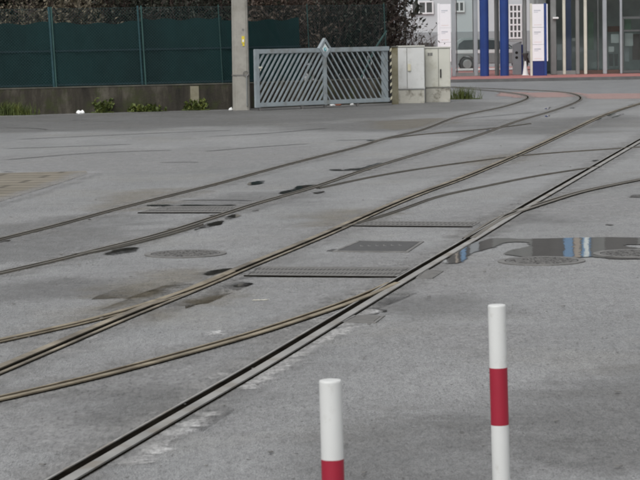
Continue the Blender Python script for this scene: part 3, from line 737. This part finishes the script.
# ================================================================== CABINETS
p = P(395, 102, 66.0); e = empty('gate_post', (p.x, p.y, 0), 'short mossy concrete gate post between the gate and the pale cabinet', 'gate post')
mb = MB(); mb.box((-.095, -.1, -.02), (.1, .1, 1.62), .015); mb.build('post_body', M['mosspost'], e)
mb = MB(); mb.box((-.105, -.11, 1.622), (.11, .11, 1.66), .006); mb.build('cap', M['coping'], e)
def cabinet(x0, x1, ytop, yplin, ybase, Y, split, m, label, dep=.45):
    a, b = P(x0, ybase, Y), P(x1, ybase, Y); zt = P((x0+x1)/2, ytop, Y).z; zp = P((x0+x1)/2, yplin, Y).z; W_ = b.x-a.x
    e = empty('utility_cabinet', (a.x, Y, 0), label, 'cabinet', None)
    mb = MB(); mb.box((0, 0, zp+.003), (W_, dep, zt-.045), .008); mb.build('housing', m, e)
    mb = MB(); mb.box((-.015, -.03, zt-.043), (W_+.015, dep+.02, zt), .008); mb.build('lid', M['cabtop'], e)
    mb = MB(); mb.box((.01, .015, -.05), (W_-.01, dep, zp-.012), .01); mb.build('plinth', M['plinth'], e)
    mb = MB(); mb.box((.012, .017, zp-.013), (W_-.012, dep-.01, zp+.004)); mb.build('plinth_joint', M['kickplate'], e)
    s = W_*split
    for q0, q1 in ((.015, s-.008), (s+.008, W_-.015)):
        mb = MB(); mb.box((q0, -.014, zp+.03), (q1, -.0005, zt-.06), .004); o = mb.build('door', m, e)
    mb = MB(); mb.box((s-.008, -.004, zp+.03), (s+.008, -.0005, zt-.06)); mb.build('door_gap', M['kickplate'], e)
    return e, W_, s, zp, zt, o
e, W_, s, zp, zt, o = cabinet(397.6, 425, 45.6, 89.5, 101.8, 66.6, .36, M['cab1'], 'pale grey two door utility cabinet with streaks of dirt, beside the gate')
mb = MB(); mb.box((s+.02, -.05, .93), (s+.11, -.0145, 1.13), .006); mb.build('lock_box', M['paleyellow'], o)
e, W_, s, zp, zt, o = cabinet(425.5, 450.8, 46.8, 87.6, 100.2, 67.2, .53, M['cab2'], 'cream two door utility cabinet with a black handle on a mossy plinth')
mb = MB(); mb.box((s+.04, -.045, .71), (s+.08, -.0145, .96), .006); mb.build('handle', M['black'], o)
mb = MB(); mb.box((.08, -.02, 1.35), (.14, -.0145, 1.44)); mb.box((.15, -.02, 1.35), (.22, -.0145, 1.44)); mb.build('label_plate', M['kickplate'], e)

# ================================================================== PLANTS
def leaf(bm, c, s, rnd, asp=.55):
    q = Matrix.Rotation(rnd.uniform(0, 6.28), 3, 'Z') @ Matrix.Rotation(rnd.uniform(-1.2, 1.2), 3, 'X') @ Matrix.Rotation(rnd.uniform(-1.2, 1.2), 3, 'Y')
    pts = [Vector(v)*s for v in ((0, -.5, 0), (asp*.5, 0, .08), (0, .5, 0), (-asp*.5, 0, .08))]
    bm.faces.new([bm.verts.new(c+q@v) for v in pts])
def shrub(name, x, y, h, rad, nleaf, lsize, lm, bm_, label, cat, group, seed, twigs=18, base=0, low=.08, zscale=1):
    rnd = random.Random(seed); e = empty(name, (x, y, base), label, cat, group)
    mb = MB(); ends = []
    for k in range(twigs):
        a = rnd.uniform(0, 6.28); lean = rnd.uniform(.05, .95); p = Vector((rnd.uniform(-.12, .12), rnd.uniform(-.12, .12), 0))
        tip = Vector((math.cos(a)*rad*lean, math.sin(a)*rad*lean, h*rnd.uniform(.7, 1.03)*(1-.3*lean)))
        prev = p; r = .05*h/4*rnd.uniform(.5, 1)+.006
        for j in range(1, 6):
            t = j/5; q = p.lerp(tip, t)+Vector((rnd.gauss(0, .07), rnd.gauss(0, .07), .0)); q.x += math.cos(a)*rad*.15*math.sin(t*3)
            mb.tube(prev, q, r*(1-.17*(j-1)), r*(1-.17*j), 5, False)
            if j > 1:
                for _ in range(3):
                    b = q+Vector((rnd.gauss(0, .32), rnd.gauss(0, .32), rnd.uniform(.1, .55)))*(h/4)
                    mb.tube(q, b, .009, .003, 3, False); ends.append(b); ends.append(q.lerp(b, .6))
                    c = b+Vector((rnd.gauss(0, .15), rnd.gauss(0, .15), rnd.uniform(.02, .25)))*(h/4)
                    mb.tube(q.lerp(b, .5), c, .006, .002, 3, False); ends.append(c)
            prev = q
        ends.append(tip)
    mb.build('trunk', bm_, e)
    mb = MB()
    for _ in range(nleaf):
        c = rnd.choice(ends)+Vector((rnd.gauss(0, .16), rnd.gauss(0, .16), rnd.gauss(0, .14)))*(h/4)
        if c.z < low*h: c.z = low*h+rnd.uniform(0, .5)
        leaf(mb.bm, c, lsize*rnd.uniform(.35, 1.7), rnd)
    mb.build('crown', lm, e, normals=False)
shr = [(-30, 66.3, 'leafdry', 'dry pale brown shrub above the fabric at the far left of the fence', 3.6), (28, 66.2, 'leafdry', 'dry pale brown shrub showing above the fabric left of the first fence post', 3.5),
       (78, 66.6, 'leafdry', 'straw coloured shrub above the fabric between the two left fence posts', 3.7), (122, 67.0, 'leafdark', 'dark shrub above the fabric just left of the double fence post', 3.8),
       (172, 67.2, 'leafdark', 'dark green shrub above the fabric right of the double fence post', 3.8), (214, 67.6, 'leafdark', 'dark green shrub above the fabric just left of the concrete pole', 3.9),
       (262, 67.4, 'leafred', 'reddish shrub above the fabric right of the concrete pole', 3.5), (296, 67.6, 'leafred', 'reddish brown shrub at the end of the fabric behind the gate', 3.4),
       (322, 69.0, 'leafbrown', 'brown shrub behind the diamond badge of the gate', 4.4), (346, 69.4, 'leafdark', 'dark evergreen shrub behind the right half of the gate', 4.6),
       (370, 69.8, 'leafbrown', 'brown twiggy shrub behind the fence brace', 4.4), (386, 70.6, 'leafbrown', 'brown twiggy shrub behind the last fence post', 4.1)]
for i, (px, Y, lm, lab, h) in enumerate(shr):
    p = P(px, 60, Y); rr = random.Random(i).uniform
    shrub('shrub', p.x, p.y, h, 1.05, 3600 if lm != 'leafbrown' else 3000, rr(.07, .11), M[lm], M['bark'], lab, 'shrub', 'shrubs behind the fence', 100+i, 20, low=.42 if lm == 'leafred' else .08)
p = P(404, 60, 70.6)
shrub('shrub', p.x, p.y, 2.75, .85, 420, .09, M['leafbrown'], M['bark'], 'bare twiggy shrub rising behind the pale grey cabinet', 'shrub', 'shrubs behind the fence', 333, 26)
# dense dark trees behind the shrubs close the view
for i, px in enumerate((-90, -40, 10, 60, 110, 160, 205, 250, 292, 326, 350)):
    p = P(px, 60, 74.5+(i % 3)*.8)
    shrub('evergreen_tree', p.x, p.y, 7.2+(i % 4)*.6, 1.5, 8000, .2, M['leafdark'], M['bark2'],
          'tall dark evergreen tree in the row behind the fence shrubs', 'tree', 'evergreen trees behind the fence', 500+i, 26, low=.03)
def tuft(px, py, n_, h, spread, m, label, broad=False, seed=1, name='weed'):
    p = at(px, py) if px > 400 else along(t_of_px(px))[0]+Vector((0, -.12, 0)); rnd = random.Random(seed); mb = MB()
    for _ in range(n_):
        b = Vector((rnd.gauss(0, spread), rnd.gauss(0, .06), 0)); a = rnd.uniform(0, 6.28); hh = h*rnd.uniform(.3, 1.35)
        if broad:
            tip = b+Vector((math.cos(a)*hh*.6, math.sin(a)*hh*.6, hh)); mb.tube(b, tip, .006, .003, 3, False)
            for _k in range(5): leaf(mb.bm, b.lerp(tip, rnd.uniform(.35, 1.05)), .1*rnd.uniform(.7, 1.4), rnd, .7)
        else:
            s = Vector((math.cos(a), math.sin(a), 0))*.008; mid = b+Vector((rnd.gauss(0, .03), rnd.gauss(0, .03), hh*.6)); tip = mid+Vector((rnd.gauss(0, .08), rnd.gauss(0, .06), hh*.4))
            v = [mb.bm.verts.new(q) for q in (b-s, b+s, mid+s*.7, mid-s*.7, tip)]
            mb.bm.faces.new(v[:4]); mb.bm.faces.new((v[3], v[2], v[4]))
    mb.tube((-spread*2.4, 0, .012), (spread*2.4, 0, .012), .02, None, 4)
    o = mb.build(name, m, loc=(p.x, p.y, 0), normals=False); tag(o, label, 'weed', 'weeds along the wall and cabinets')
tuft(9, 114, 900, .3, .3, M['grass'], 'broad mat of grass at the wall foot at the far left', seed=3, name='grass_tuft')
tuft(103, 111.2, 60, .3, .13, M['weed'], 'leafy weed at the wall foot right of the white litter', True, 4)
tuft(140, 110, 36, .16, .14, M['weed'], 'low leafy weed at the wall foot below the double fence post', True, 5)
tuft(153, 109.6, 36, .16, .12, M['weed'], 'low leafy weed at the wall foot midway between post and pilaster', True, 6)
tuft(196, 109, 60, .26, .16, M['weed'], 'bright yellow green weed in front of the pale pilaster', True, 7)
tuft(463, 99.3, 300, .34, .21, M['grass'], 'tuft of green grass beside the cream cabinet', seed=8, name='grass_tuft')
# litter
def litter(px, py, w_, h_, m, label, seed):
    p = at(px, py) if px > 90 else along(t_of_px(px))[0]+Vector((0, -.5, 0))
    rnd = random.Random(seed); bm = bmesh.new(); bmesh.ops.create_icosphere(bm, subdivisions=2, radius=1)
    for v in bm.verts: v.co = Vector((v.co.x*w_/2*rnd.uniform(.75, 1.15), v.co.y*w_*.3*rnd.uniform(.7, 1.1), max(0, v.co.z+.4)*h_*.7*rnd.uniform(.7, 1.2)))
    mb = MB(); mb.merge(bm); o = mb.build('litter', m, loc=(p.x, p.y, .002)); tag(o, label, 'litter', 'litter on the ground')
M['rustbit'] = mat('rusty_paper', (.25, .09, .05), .8, .2)
litter(82.5, 115, .26, .11, M['plastic'], 'crumpled white plastic bag by the low wall', 1)
litter(230.5, 110.2, .12, .08, M['plastic'], 'scrap of white litter at the foot of the concrete pole', 2)
litter(332.5, 105.8, .17, .05, M['plastic'], 'flat white scrap under the middle of the gate', 3)
litter(338.5, 105.6, .19, .08, M['rustbit'], 'reddish brown scrap under the middle of the gate', 4)
litter(352, 105.2, .11, .06, M['plastic'], 'small white scrap under the right half of the gate', 5)

# ================================================================== STATION HALL
SY = KY+6.3                       # front plane of columns and glazing
zt_ = 4.3
X = lambda px, Y=None: P(px, 60, Y or SY).x
FZ = .12
hall = empty('station_hall', (X(500), SY, FZ), 'station hall with blue columns and glazed front facing the red pavement', 'building')
hb = Vector((X(500), SY, FZ))
def hp(mb, name, m, parent=None, smooth=False):
    o = mb.build(name, m, smooth=smooth)
    if parent: o.parent = parent
    else: o.parent = hall; o.location = -hb
    return o
def hcol(px0, px1, Y, m, name='column', top=zt_, rnd=False, d=None):
    a, b = X(px0, Y), X(px1, Y); mb = MB(); w_ = b-a
    if rnd: mb.lathe([(w_/2, FZ), (w_/2, top)], 28, ((a+b)/2, Y, 0))
    else: mb.box((a, Y, FZ), (b, Y+(d or w_), top), min(.02, w_/6))
    o = hp(mb, name, m)
    if rnd:
        for f in o.data.polygons: f.use_smooth = True
        o.data.set_sharp_from_angle(angle=.7)
    return o
xL, xR = X(452.5), X(640)+14
mb = MB(); mb.box((X(547), SY-.3, zt_+.002), (xR, SY+8, zt_+6.8)); mb.box((xL-.3, SY-.3, zt_+.002), (X(547)-.003, SY+.7, zt_+6.8)); hp(mb, 'upper_storey', M['facade'])
mb = MB(); mb.box((X(547), SY-.34, zt_-.25), (xR+.05, SY+8.05, zt_)); mb.box((xL-.35, SY-.34, zt_-.25), (X(547)-.003, SY+.75, zt_)); hp(mb, 'canopy_edge', M['soffit'])
hcol(452.2, 456, SY, M['alu'], 'mullion'); hcol(456.4, 457.4, SY+.1, M['aludark'], 'mullion')
hcol(474, 478, SY+.02, M['alu'], 'mullion'); hcol(473, 473.8, SY+.1, M['aludark'], 'mullion')
hcol(480, 489, SY-.25, M['blue'], rnd=True); hcol(500, 509, SY-.25, M['blue'], rnd=True)
hcol(495, 499.4, SY+.3, M['midgrey'], 'mullion'); hcol(497, 498.6, SY+.1, M['aludark'], 'mullion')
hcol(523, 527, SY+.3, M['midgrey'], rnd=True)
# glazing bays on the left, clear through
def pane(px0, px1, Y, name='pane', z0=FZ+.2, z1=zt_-.26):
    mb = MB(); mb.box((X(px0, Y), Y+.02, z0), (X(px1, Y), Y+.034, z1)); return hp(mb, name, M['glass'])
pane(457.5, 472.9, SY+.1)
mb = MB(); mb.box((X(452), SY+.03, FZ), (X(480), SY+.14, FZ+.16)); hp(mb, 'sill', M['midgrey'])
# right part
for (a, b, m_) in ((551, 556.5, 'midgrey'), (563, 565.8, 'postwhite'), (576, 579.6, 'midgrey'), (584.2, 587.2, 'postwhite'), (603, 607, 'alu'), (620.2, 622.4, 'alu'), (597.5, 599, 'aludark'), (658, 662, 'alu'), (690, 694, 'alu'), (730, 734, 'alu')):
    hcol(a, b, SY+(.0 if m_ != 'aludark' else .1), M[m_], 'mullion', d=.2)
hcol(566, 571.5, SY+.15, M['blue'])
for a, b in ((556.6, 562.9), (565.9, 575.9), (579.7, 584.1), (587.3, 597.4), (599.1, 602.9), (607.1, 620.1), (662.1, 689.9), (694.1, 729.9)): pane(a, b, SY+.1)
for a, b, m_ in ((556.6, 575.9, 'midgrey'), (576, 603, 'brown'), (607, 620, 'brown'), (662, 730, 'brown')):
    mb = MB(); mb.box((X(a), SY+.06, FZ), (X(b), SY+.2, FZ+.17)); hp(mb, 'sill', M[m_])
# door with its own frame and pane
mb = MB(); zd = P(630, 16.5, SY).z
mb.box((X(622.5), SY+.04, zd-.1), (X(657.9), SY+.16, zd)); mb.box((X(622.5), SY+.05, FZ+.02), (X(657.9), SY+.15, FZ+.14))
mb.box((X(622.5), SY+.04, FZ+.142), (X(624), SY+.16, zd-.102)); mb.box((X(640.5), SY+.04, FZ+.142), (X(643), SY+.16, zd-.102))
mb.box((X(624.1), SY+.05, P(630, 31.5, SY).z), (X(640.4), SY+.12, P(630, 31, SY).z+.05))
dr = hp(mb, 'entrance_door', M['aludark'])
mb = MB(); mb.box((X(624.1), SY+.125, FZ+.15), (X(657.8), SY+.138, zd-.11)); hp(mb, 'door_pane', M['glass'], dr)
pane(622.5, 657.9, SY+.1, z0=zd+.01)
# interior
mb = MB(); mb.box((X(547), SY+6.8, FZ), (xR, SY+7, zt_-.26)); mb.box((X(547)-.1, SY+.8, FZ), (X(547)+.05, SY+6.79, zt_-.26)); hp(mb, 'inner_wall', M['interior'])
mb = MB(); mb.box((X(547)+.06, SY+.25, FZ+.002), (xR, SY+6.78, FZ+.02)); hp(mb, 'inner_floor', M['interiorfloor'])
def board(px0, px1, y0, y1, Y, m, name):
    a, b = P(px0, y1, Y), P(px1, y0, Y); mb = MB(); mb.box((a.x, Y, a.z), (b.x, Y+.03, b.z)); return hp(mb, name, m)
board(611, 619, 34, 43, SY+.25, M['paper'], 'poster'); board(608.5, 614, 46.5, 52, SY+.25, M['paper'], 'poster')
board(607.5, 620, 26, 32, SY+.6, M['rustred'], 'shelf_board'); board(624.5, 631, 18.5, 31, SY+.5, M['greenpanel'], 'poster'); board(625, 633, 33, 46, SY+.6, M['paper'], 'poster')
board(632.5, 640, 34, 60, SY+.8, M['brown'], 'shelf_board'); board(624.5, 629, 40, 62, SY+.9, M['alu'], 'display_stand'); board(588, 593.5, 12, 50, SY+2.0, M['greenpanel'], 'poster')  # tall green board paints in the reflection of plants in the glass
board(572, 577, 38, 41, SY+1.2, M['paper'], 'shelf_board'); board(572, 583, 47, 52, SY+1.2, M['alu'], 'shelf_board'); board(557, 562, 44, 60, SY+1.5, M['alu'], 'display_stand')
board(609, 613, 54, 66, SY+1.0, M['aludark'], 'display_stand'); board(614.5, 618, 54, 66, SY+1.0, M['aludark'], 'display_stand'); board(589, 602, 62, 68, SY+1.0, M['interior'], 'display_stand')
# vertical coloured panels on the upper front (seen mirrored in the puddle)
for a, b, m_ in ((561.5, 570.5, 'panelblue'), (571.5, 577.5, 'panelbeige'), (579.5, 588.5, 'panelblue'), (581.5, 586, 'emblemwhite'), (452.5, 455, 'panelbeige'), (458, 463, 'panelblue'), (467, 476, 'alu')):
    mb = MB(); o_ = .12 if m_ == 'emblemwhite' and a > 570 else 0
    mb.box((X(a), SY-.42-o_, zt_+.3), (X(b), SY-.302-o_, zt_+6.6)); hp(mb, 'facade_panel', M[m_])
for k in range(9):
    x = X(490)+k*3.1
    mb = MB(); mb.box((x, SY-.33, zt_+.8), (x+1.7, SY-.302, zt_+6.0)); hp(mb, 'upper_window', M['midgrey'])

# totem signs
def totem(px0, px1, ytop, ysplit, Y, m_post, label, seams_px, blue=None):
    a, b = X(px0, Y), X(px1, Y); e = empty('totem_sign', (a, Y, FZ), label, 'sign')
    zt2, zb = P((px0+px1)/2, ytop, Y).z-FZ+.25, P((px0+px1)/2, ysplit, Y).z-FZ; W_ = b-a
    zz = [zt2]+[P((px0+px1)/2, q, Y).z-FZ for q in seams_px]+[zb]
    for i, (z1, z0) in enumerate(zip(zz, zz[1:])):
        mb = MB(); mb.box((0, 0, z0+.012), (W_, .1, z1), .004); pn = mb.build('sign_panel', M['panelwhite'], e)
        mb = MB(); hgt = z1-z0
        mb.box((W_*.15, -.004, z1-hgt*.3), (W_*.72, -.0005, z1-hgt*.3+.05)); mb.box((W_*.15, -.004, z1-hgt*.3-.06), (W_*.5, -.0005, z1-hgt*.3-.035)); mb.build('lettering', M['ink'], pn)
        mb = MB(); mb.box((W_*.15, -.004, z0+.1), (W_*.8, -.0005, z0+.125)); mb.build('lettering', M['inkred'], pn)
    mb = MB(); mb.box((-.09, -.01, 0), (-.002, .12, zt2+.03), .006); mb.build('pole', m_post, e)
    if blue:
        mb = MB(); mb.box((W_+.002, -.01, 0), (W_+.11, .12, zt2+.03), .006); mb.build('pole', M['blue'], e)
        mb = MB(); mb.box((0, .02, 0), (W_, .09, zb+.01)); mb.build('lower_panel', M['bluedark'], e)
        mb = MB(); mb.box((W_+.112, .0, zb), (W_+.16, .1, zt2)); mb.build('side_panel', M['panelwhite'], e)
    else:
        mb = MB(); mb.box((0, .02, 0), (W_, .09, zb+.01)); mb.build('lower_panel', M['alu'], e)
    return e
totem(532.6, 544.2, 10, 61.2, KY+5.0, M['postwhite'], 'tall white three panel sign on a blue pole in front of the station', [27.5, 44.7], True)
totem(440.2, 451.2, 10, 62, KY+4.6, M['panelwhite'], 'white panel sign standing behind the cream cabinet', [28, 42.5])
# ticket machine, cone, lamp post
p = P(517.5, 73, SY+1.6); W_ = X(521.5, SY+1.6)-X(513.5, SY+1.6)
e = empty('ticket_machine', (p.x, SY+1.6, FZ), 'grey ticket machine with two round black openings under the hall', 'ticket machine')
mb = MB(); mb.prism([(-W_/2, 0, 0), (W_/2, 0, 0), (W_/2, 0, 1.25), (W_/2+.02, 0, 1.42), (-W_/2, 0, 1.3)], (0, .5, 0)); mb.build('housing', M['alu'], e)
mb = MB(); mb.box((W_/2+.002, -.02, .0), (W_/2+.1, .5, 1.3)); mb.build('side_panel', M['bluedark'], e)
mb = MB(); mb.box((-W_/2-.25, -.1, 1.44), (W_/2+.12, .55, 1.52), .01); mb.build('roof', M['paper'], e)
for zz in (.95, .74):
    mb = MB(); mb.lathe([(.062, -.012), (.062, -.001)], 16, (-.03, 0, zz), 'Y'); mb.build('opening', M['black'], e)
p = P(525, 73, SY+.1); e = empty('traffic_cone', (p.x, SY-.1, FZ), 'white cone beside the ticket machine', 'cone')
mb = MB(); mb.lathe([(.13, 0.02), (.035, .58), (.02, .62)], 20); mb.build('cone_body', M['plastic'], e, smooth=True)
mb = MB(); mb.box((-.15, -.15, 0), (.15, .15, .022), .005); mb.build('base', M['plastic'], e)
mb = MB(); mb.lathe([(.022, .6), (.14, .92), (.14, .95)], 16); mb.build('top_funnel', M['aludark'], e)
# security light bracket on the concrete post
mb = MB(); a = P(552.5, 17.5, SY-.05); mb.box((a.x, SY-.16, a.z-.06), (a.x+.25, SY-.02, a.z+.02), .01); hp(mb, 'wall_lamp', M['plastic'])

# railing behind the hall
RY = SY+8
e = empty('railing', (X(456, RY), RY, FZ), 'white two bar railing behind the hall in front of the silver car', 'railing')
xe = X(519, RY)-X(456, RY)
for yy, th in ((51.4, .16), (69.2, .1)):
    zz = P(485, yy, RY).z-FZ; mb = MB(); mb.box((0, 0, zz-th/2), (xe, .05, zz+th/2), .01); mb.build('rail_bar', M['railing'], e)
for k in range(4):
    x = xe*(.02+.318*k); mb = MB(); mb.box((x, .052, 0), (x+.05, .1, 1.0), .006); mb.build('post', M['alu'], e)
# parked car
CY = SY+13.5
xc = X(493, CY); e = empty('parked_car', (xc, CY, FZ), 'silver grey car parked behind the hall railing', 'car')
def ext(prof, y0, y1, ins=0):
    mb = MB(); bm = bmesh.new()
    a = [bm.verts.new((x, y0+ins*max(0, zz-.9), zz)) for x, zz in prof]; b = [bm.verts.new((x, y1-ins*max(0, zz-.9), zz)) for x, zz in prof]; k = len(a)
    bm.faces.new(a); bm.faces.new(b[::-1])
    for i in range(k): bm.faces.new((a[i], b[i], b[(i+1) % k], a[(i+1) % k]))
    bmesh.ops.recalc_face_normals(bm, faces=bm.faces[:]); bmesh.ops.bevel(bm, geom=bm.edges[:], offset=.035, segments=2, affect='EDGES'); mb.merge(bm); return mb
arch = lambda cx: [(cx+.4*math.cos(t), .34+.4*math.sin(t)) for t in [math.pi*(1-i/8) for i in range(9)]]
body = [(-2.15, .3)]+arch(-1.3)+arch(1.3)+[(2.12, .3), (2.2, .5), (2.17, .78), (1.3, .98), (.95, 1.0), (-2.1, 1.05), (-2.2, .8)]
bo = ext(body, -.88, .88).build('body', M['carpaint'], e)
ext([(-2.05, 1.02), (1.0, .99), (.25, 1.52), (-.4, 1.6), (-1.5, 1.58), (-1.95, 1.3)], -.8, .8, .25).build('cabin', M['carpaint'], e)
for prof in ([(-.45, 1.07), (.78, 1.07), (.2, 1.44), (-.45, 1.5)], [(-1.75, 1.08), (-.55, 1.07), (-.55, 1.5), (-1.45, 1.48), (-1.7, 1.3)]):
    for yy, dd in ((-.79, 1), (.79, -1)):
        mb = MB(); mb.prism([(x, yy+dd*(.25*(zz-.9)-.052), zz) for x, zz in prof], (0, dd*.02, 0)); mb.build('side_window', M['carglass'], e)
mb = MB(); mb.prism([(.93, -.62, 1.05), (.93, .62, 1.05), (.36, .55, 1.46), (.36, -.55, 1.46)], (.03, 0, .04)); mb.build('windscreen', M['carglass'], e)
for cx in (-1.3, 1.3):
    for yy in (-.87, .67):
        mb = MB(); mb.lathe([(.27, yy), (.34, yy+.02), (.34, yy+.18), (.27, yy+.2)], 24, (cx, 0, .34), 'Y'); wh = mb.build('wheel', M['black'], e)
        mb = MB(); mb.lathe([(.2, yy-.012), (.22, yy+.005), (.22, yy+.19), (.2, yy+.212)], 20, (cx, 0, .34), 'Y'); mb.build('rim', M['rim'], wh)
for yy in (-.7, .5):
    mb = MB(); mb.box((2.14, yy, .66), (2.21, yy+.22, .78), .01); mb.build('headlight', M['lamp'], e)
    mb = MB(); mb.box((-2.215, yy, .8), (-2.15, yy+.2, .95), .01); mb.build('taillight', M['red_paint'], e)
# office building far behind
OY = SY+24
X2 = lambda px: P(px, 30, OY).x
e = empty('office_building', (X2(380), OY, FZ), 'pale grey rendered building behind the station hall', 'building')
ox = X2(380)
zsp = P(460, 31.8, OY).z-FZ
mb = MB(); mb.box((-6, 0, zsp+.002), (X2(700)-ox, 8, 9)); mb.build('wall', M['office'], e)
mb = MB(); mb.box((-6.02, -.03, 0), (X2(700)-ox, 8, zsp)); mb.build('plinth', M['officelow'], e)
def owin(px0, px1, y0, y1, nx, nz, lit=None):
    a, b = X2(px0)-ox, X2(px1)-ox; z1, z0 = P(px0, y0, OY).z-FZ, P(px0, y1, OY).z-FZ
    mb = MB(); mb.box((a, -.06, z0), (b, -.031, z1)); w_ = mb.build('window', M['aludark'], e)
    mb = MB()
    for i in range(nx+1):
        x = a+(b-a)*i/nx; mb.box((x-.04, -.1, z0-.05), (x+.04, -.0605, z1))
    for j in range(nz+1):
        zz = z0+(z1-z0)*j/nz; mb.box((a-.04, -.105, zz-.04), (b+.04, -.1005, zz+.04))
    mb.build('glazing_bars', M['railing'], w_)
owin(509.5, 521, 5, 38, 3, 5); owin(412, 433, 2, 13.5, 3, 1); owin(455, 464, 2, 11.5, 2, 1)
mb = MB(); a = P(421, 45.5, OY-4); b = P(433, 43, OY-4)
mb.box((a.x-ox, -4, a.z-FZ-.6), (b.x-ox, -3.4, b.z-FZ)); o = mb.build('equipment_box', M['aludark']); o.parent = None; o.location = (ox, OY, FZ); tag(o, 'dark low box in front of the pale office building, above the cabinets', 'equipment box')
p = P(405, 40, 86); e = empty('lamp_post', (p.x, 86, 0), 'thin dark post rising behind the twiggy shrub and the cabinets', 'lamp post')
mb = MB(); mb.tube((0, 0, 0), (0, 0, 6), .06, .05, 10); mb.build('pole', M['aludark'], e)
mb = MB(); mb.box((-.08, -.9, 6.0), (.08, .1, 6.1), .02); mb.build('lamp_head', M['alu'], e)

# grit and dead leaves on the asphalt
rnd = random.Random(12); mb = MB()
for _ in range(420):
    y = 7.5+rnd.random()**1.6*34; x = rnd.uniform(-.15, .15)*y
    s = rnd.uniform(.003, .009) if _ % 9 else rnd.uniform(.012, .02); c = Vector((x, y, .004+s*.3)); a = rnd.uniform(0, 3.14); q = Matrix.Rotation(a, 3, 'Z')
    mb.prism([c+q@Vector(v)*s for v in ((-1, -.5, 0), (.6, -.7, 0), (1.1, .4, .1), (-.5, .7, .05))], (0, 0, s*.35))
tag(mb.build('grit', M['ironframe']), kind='stuff')
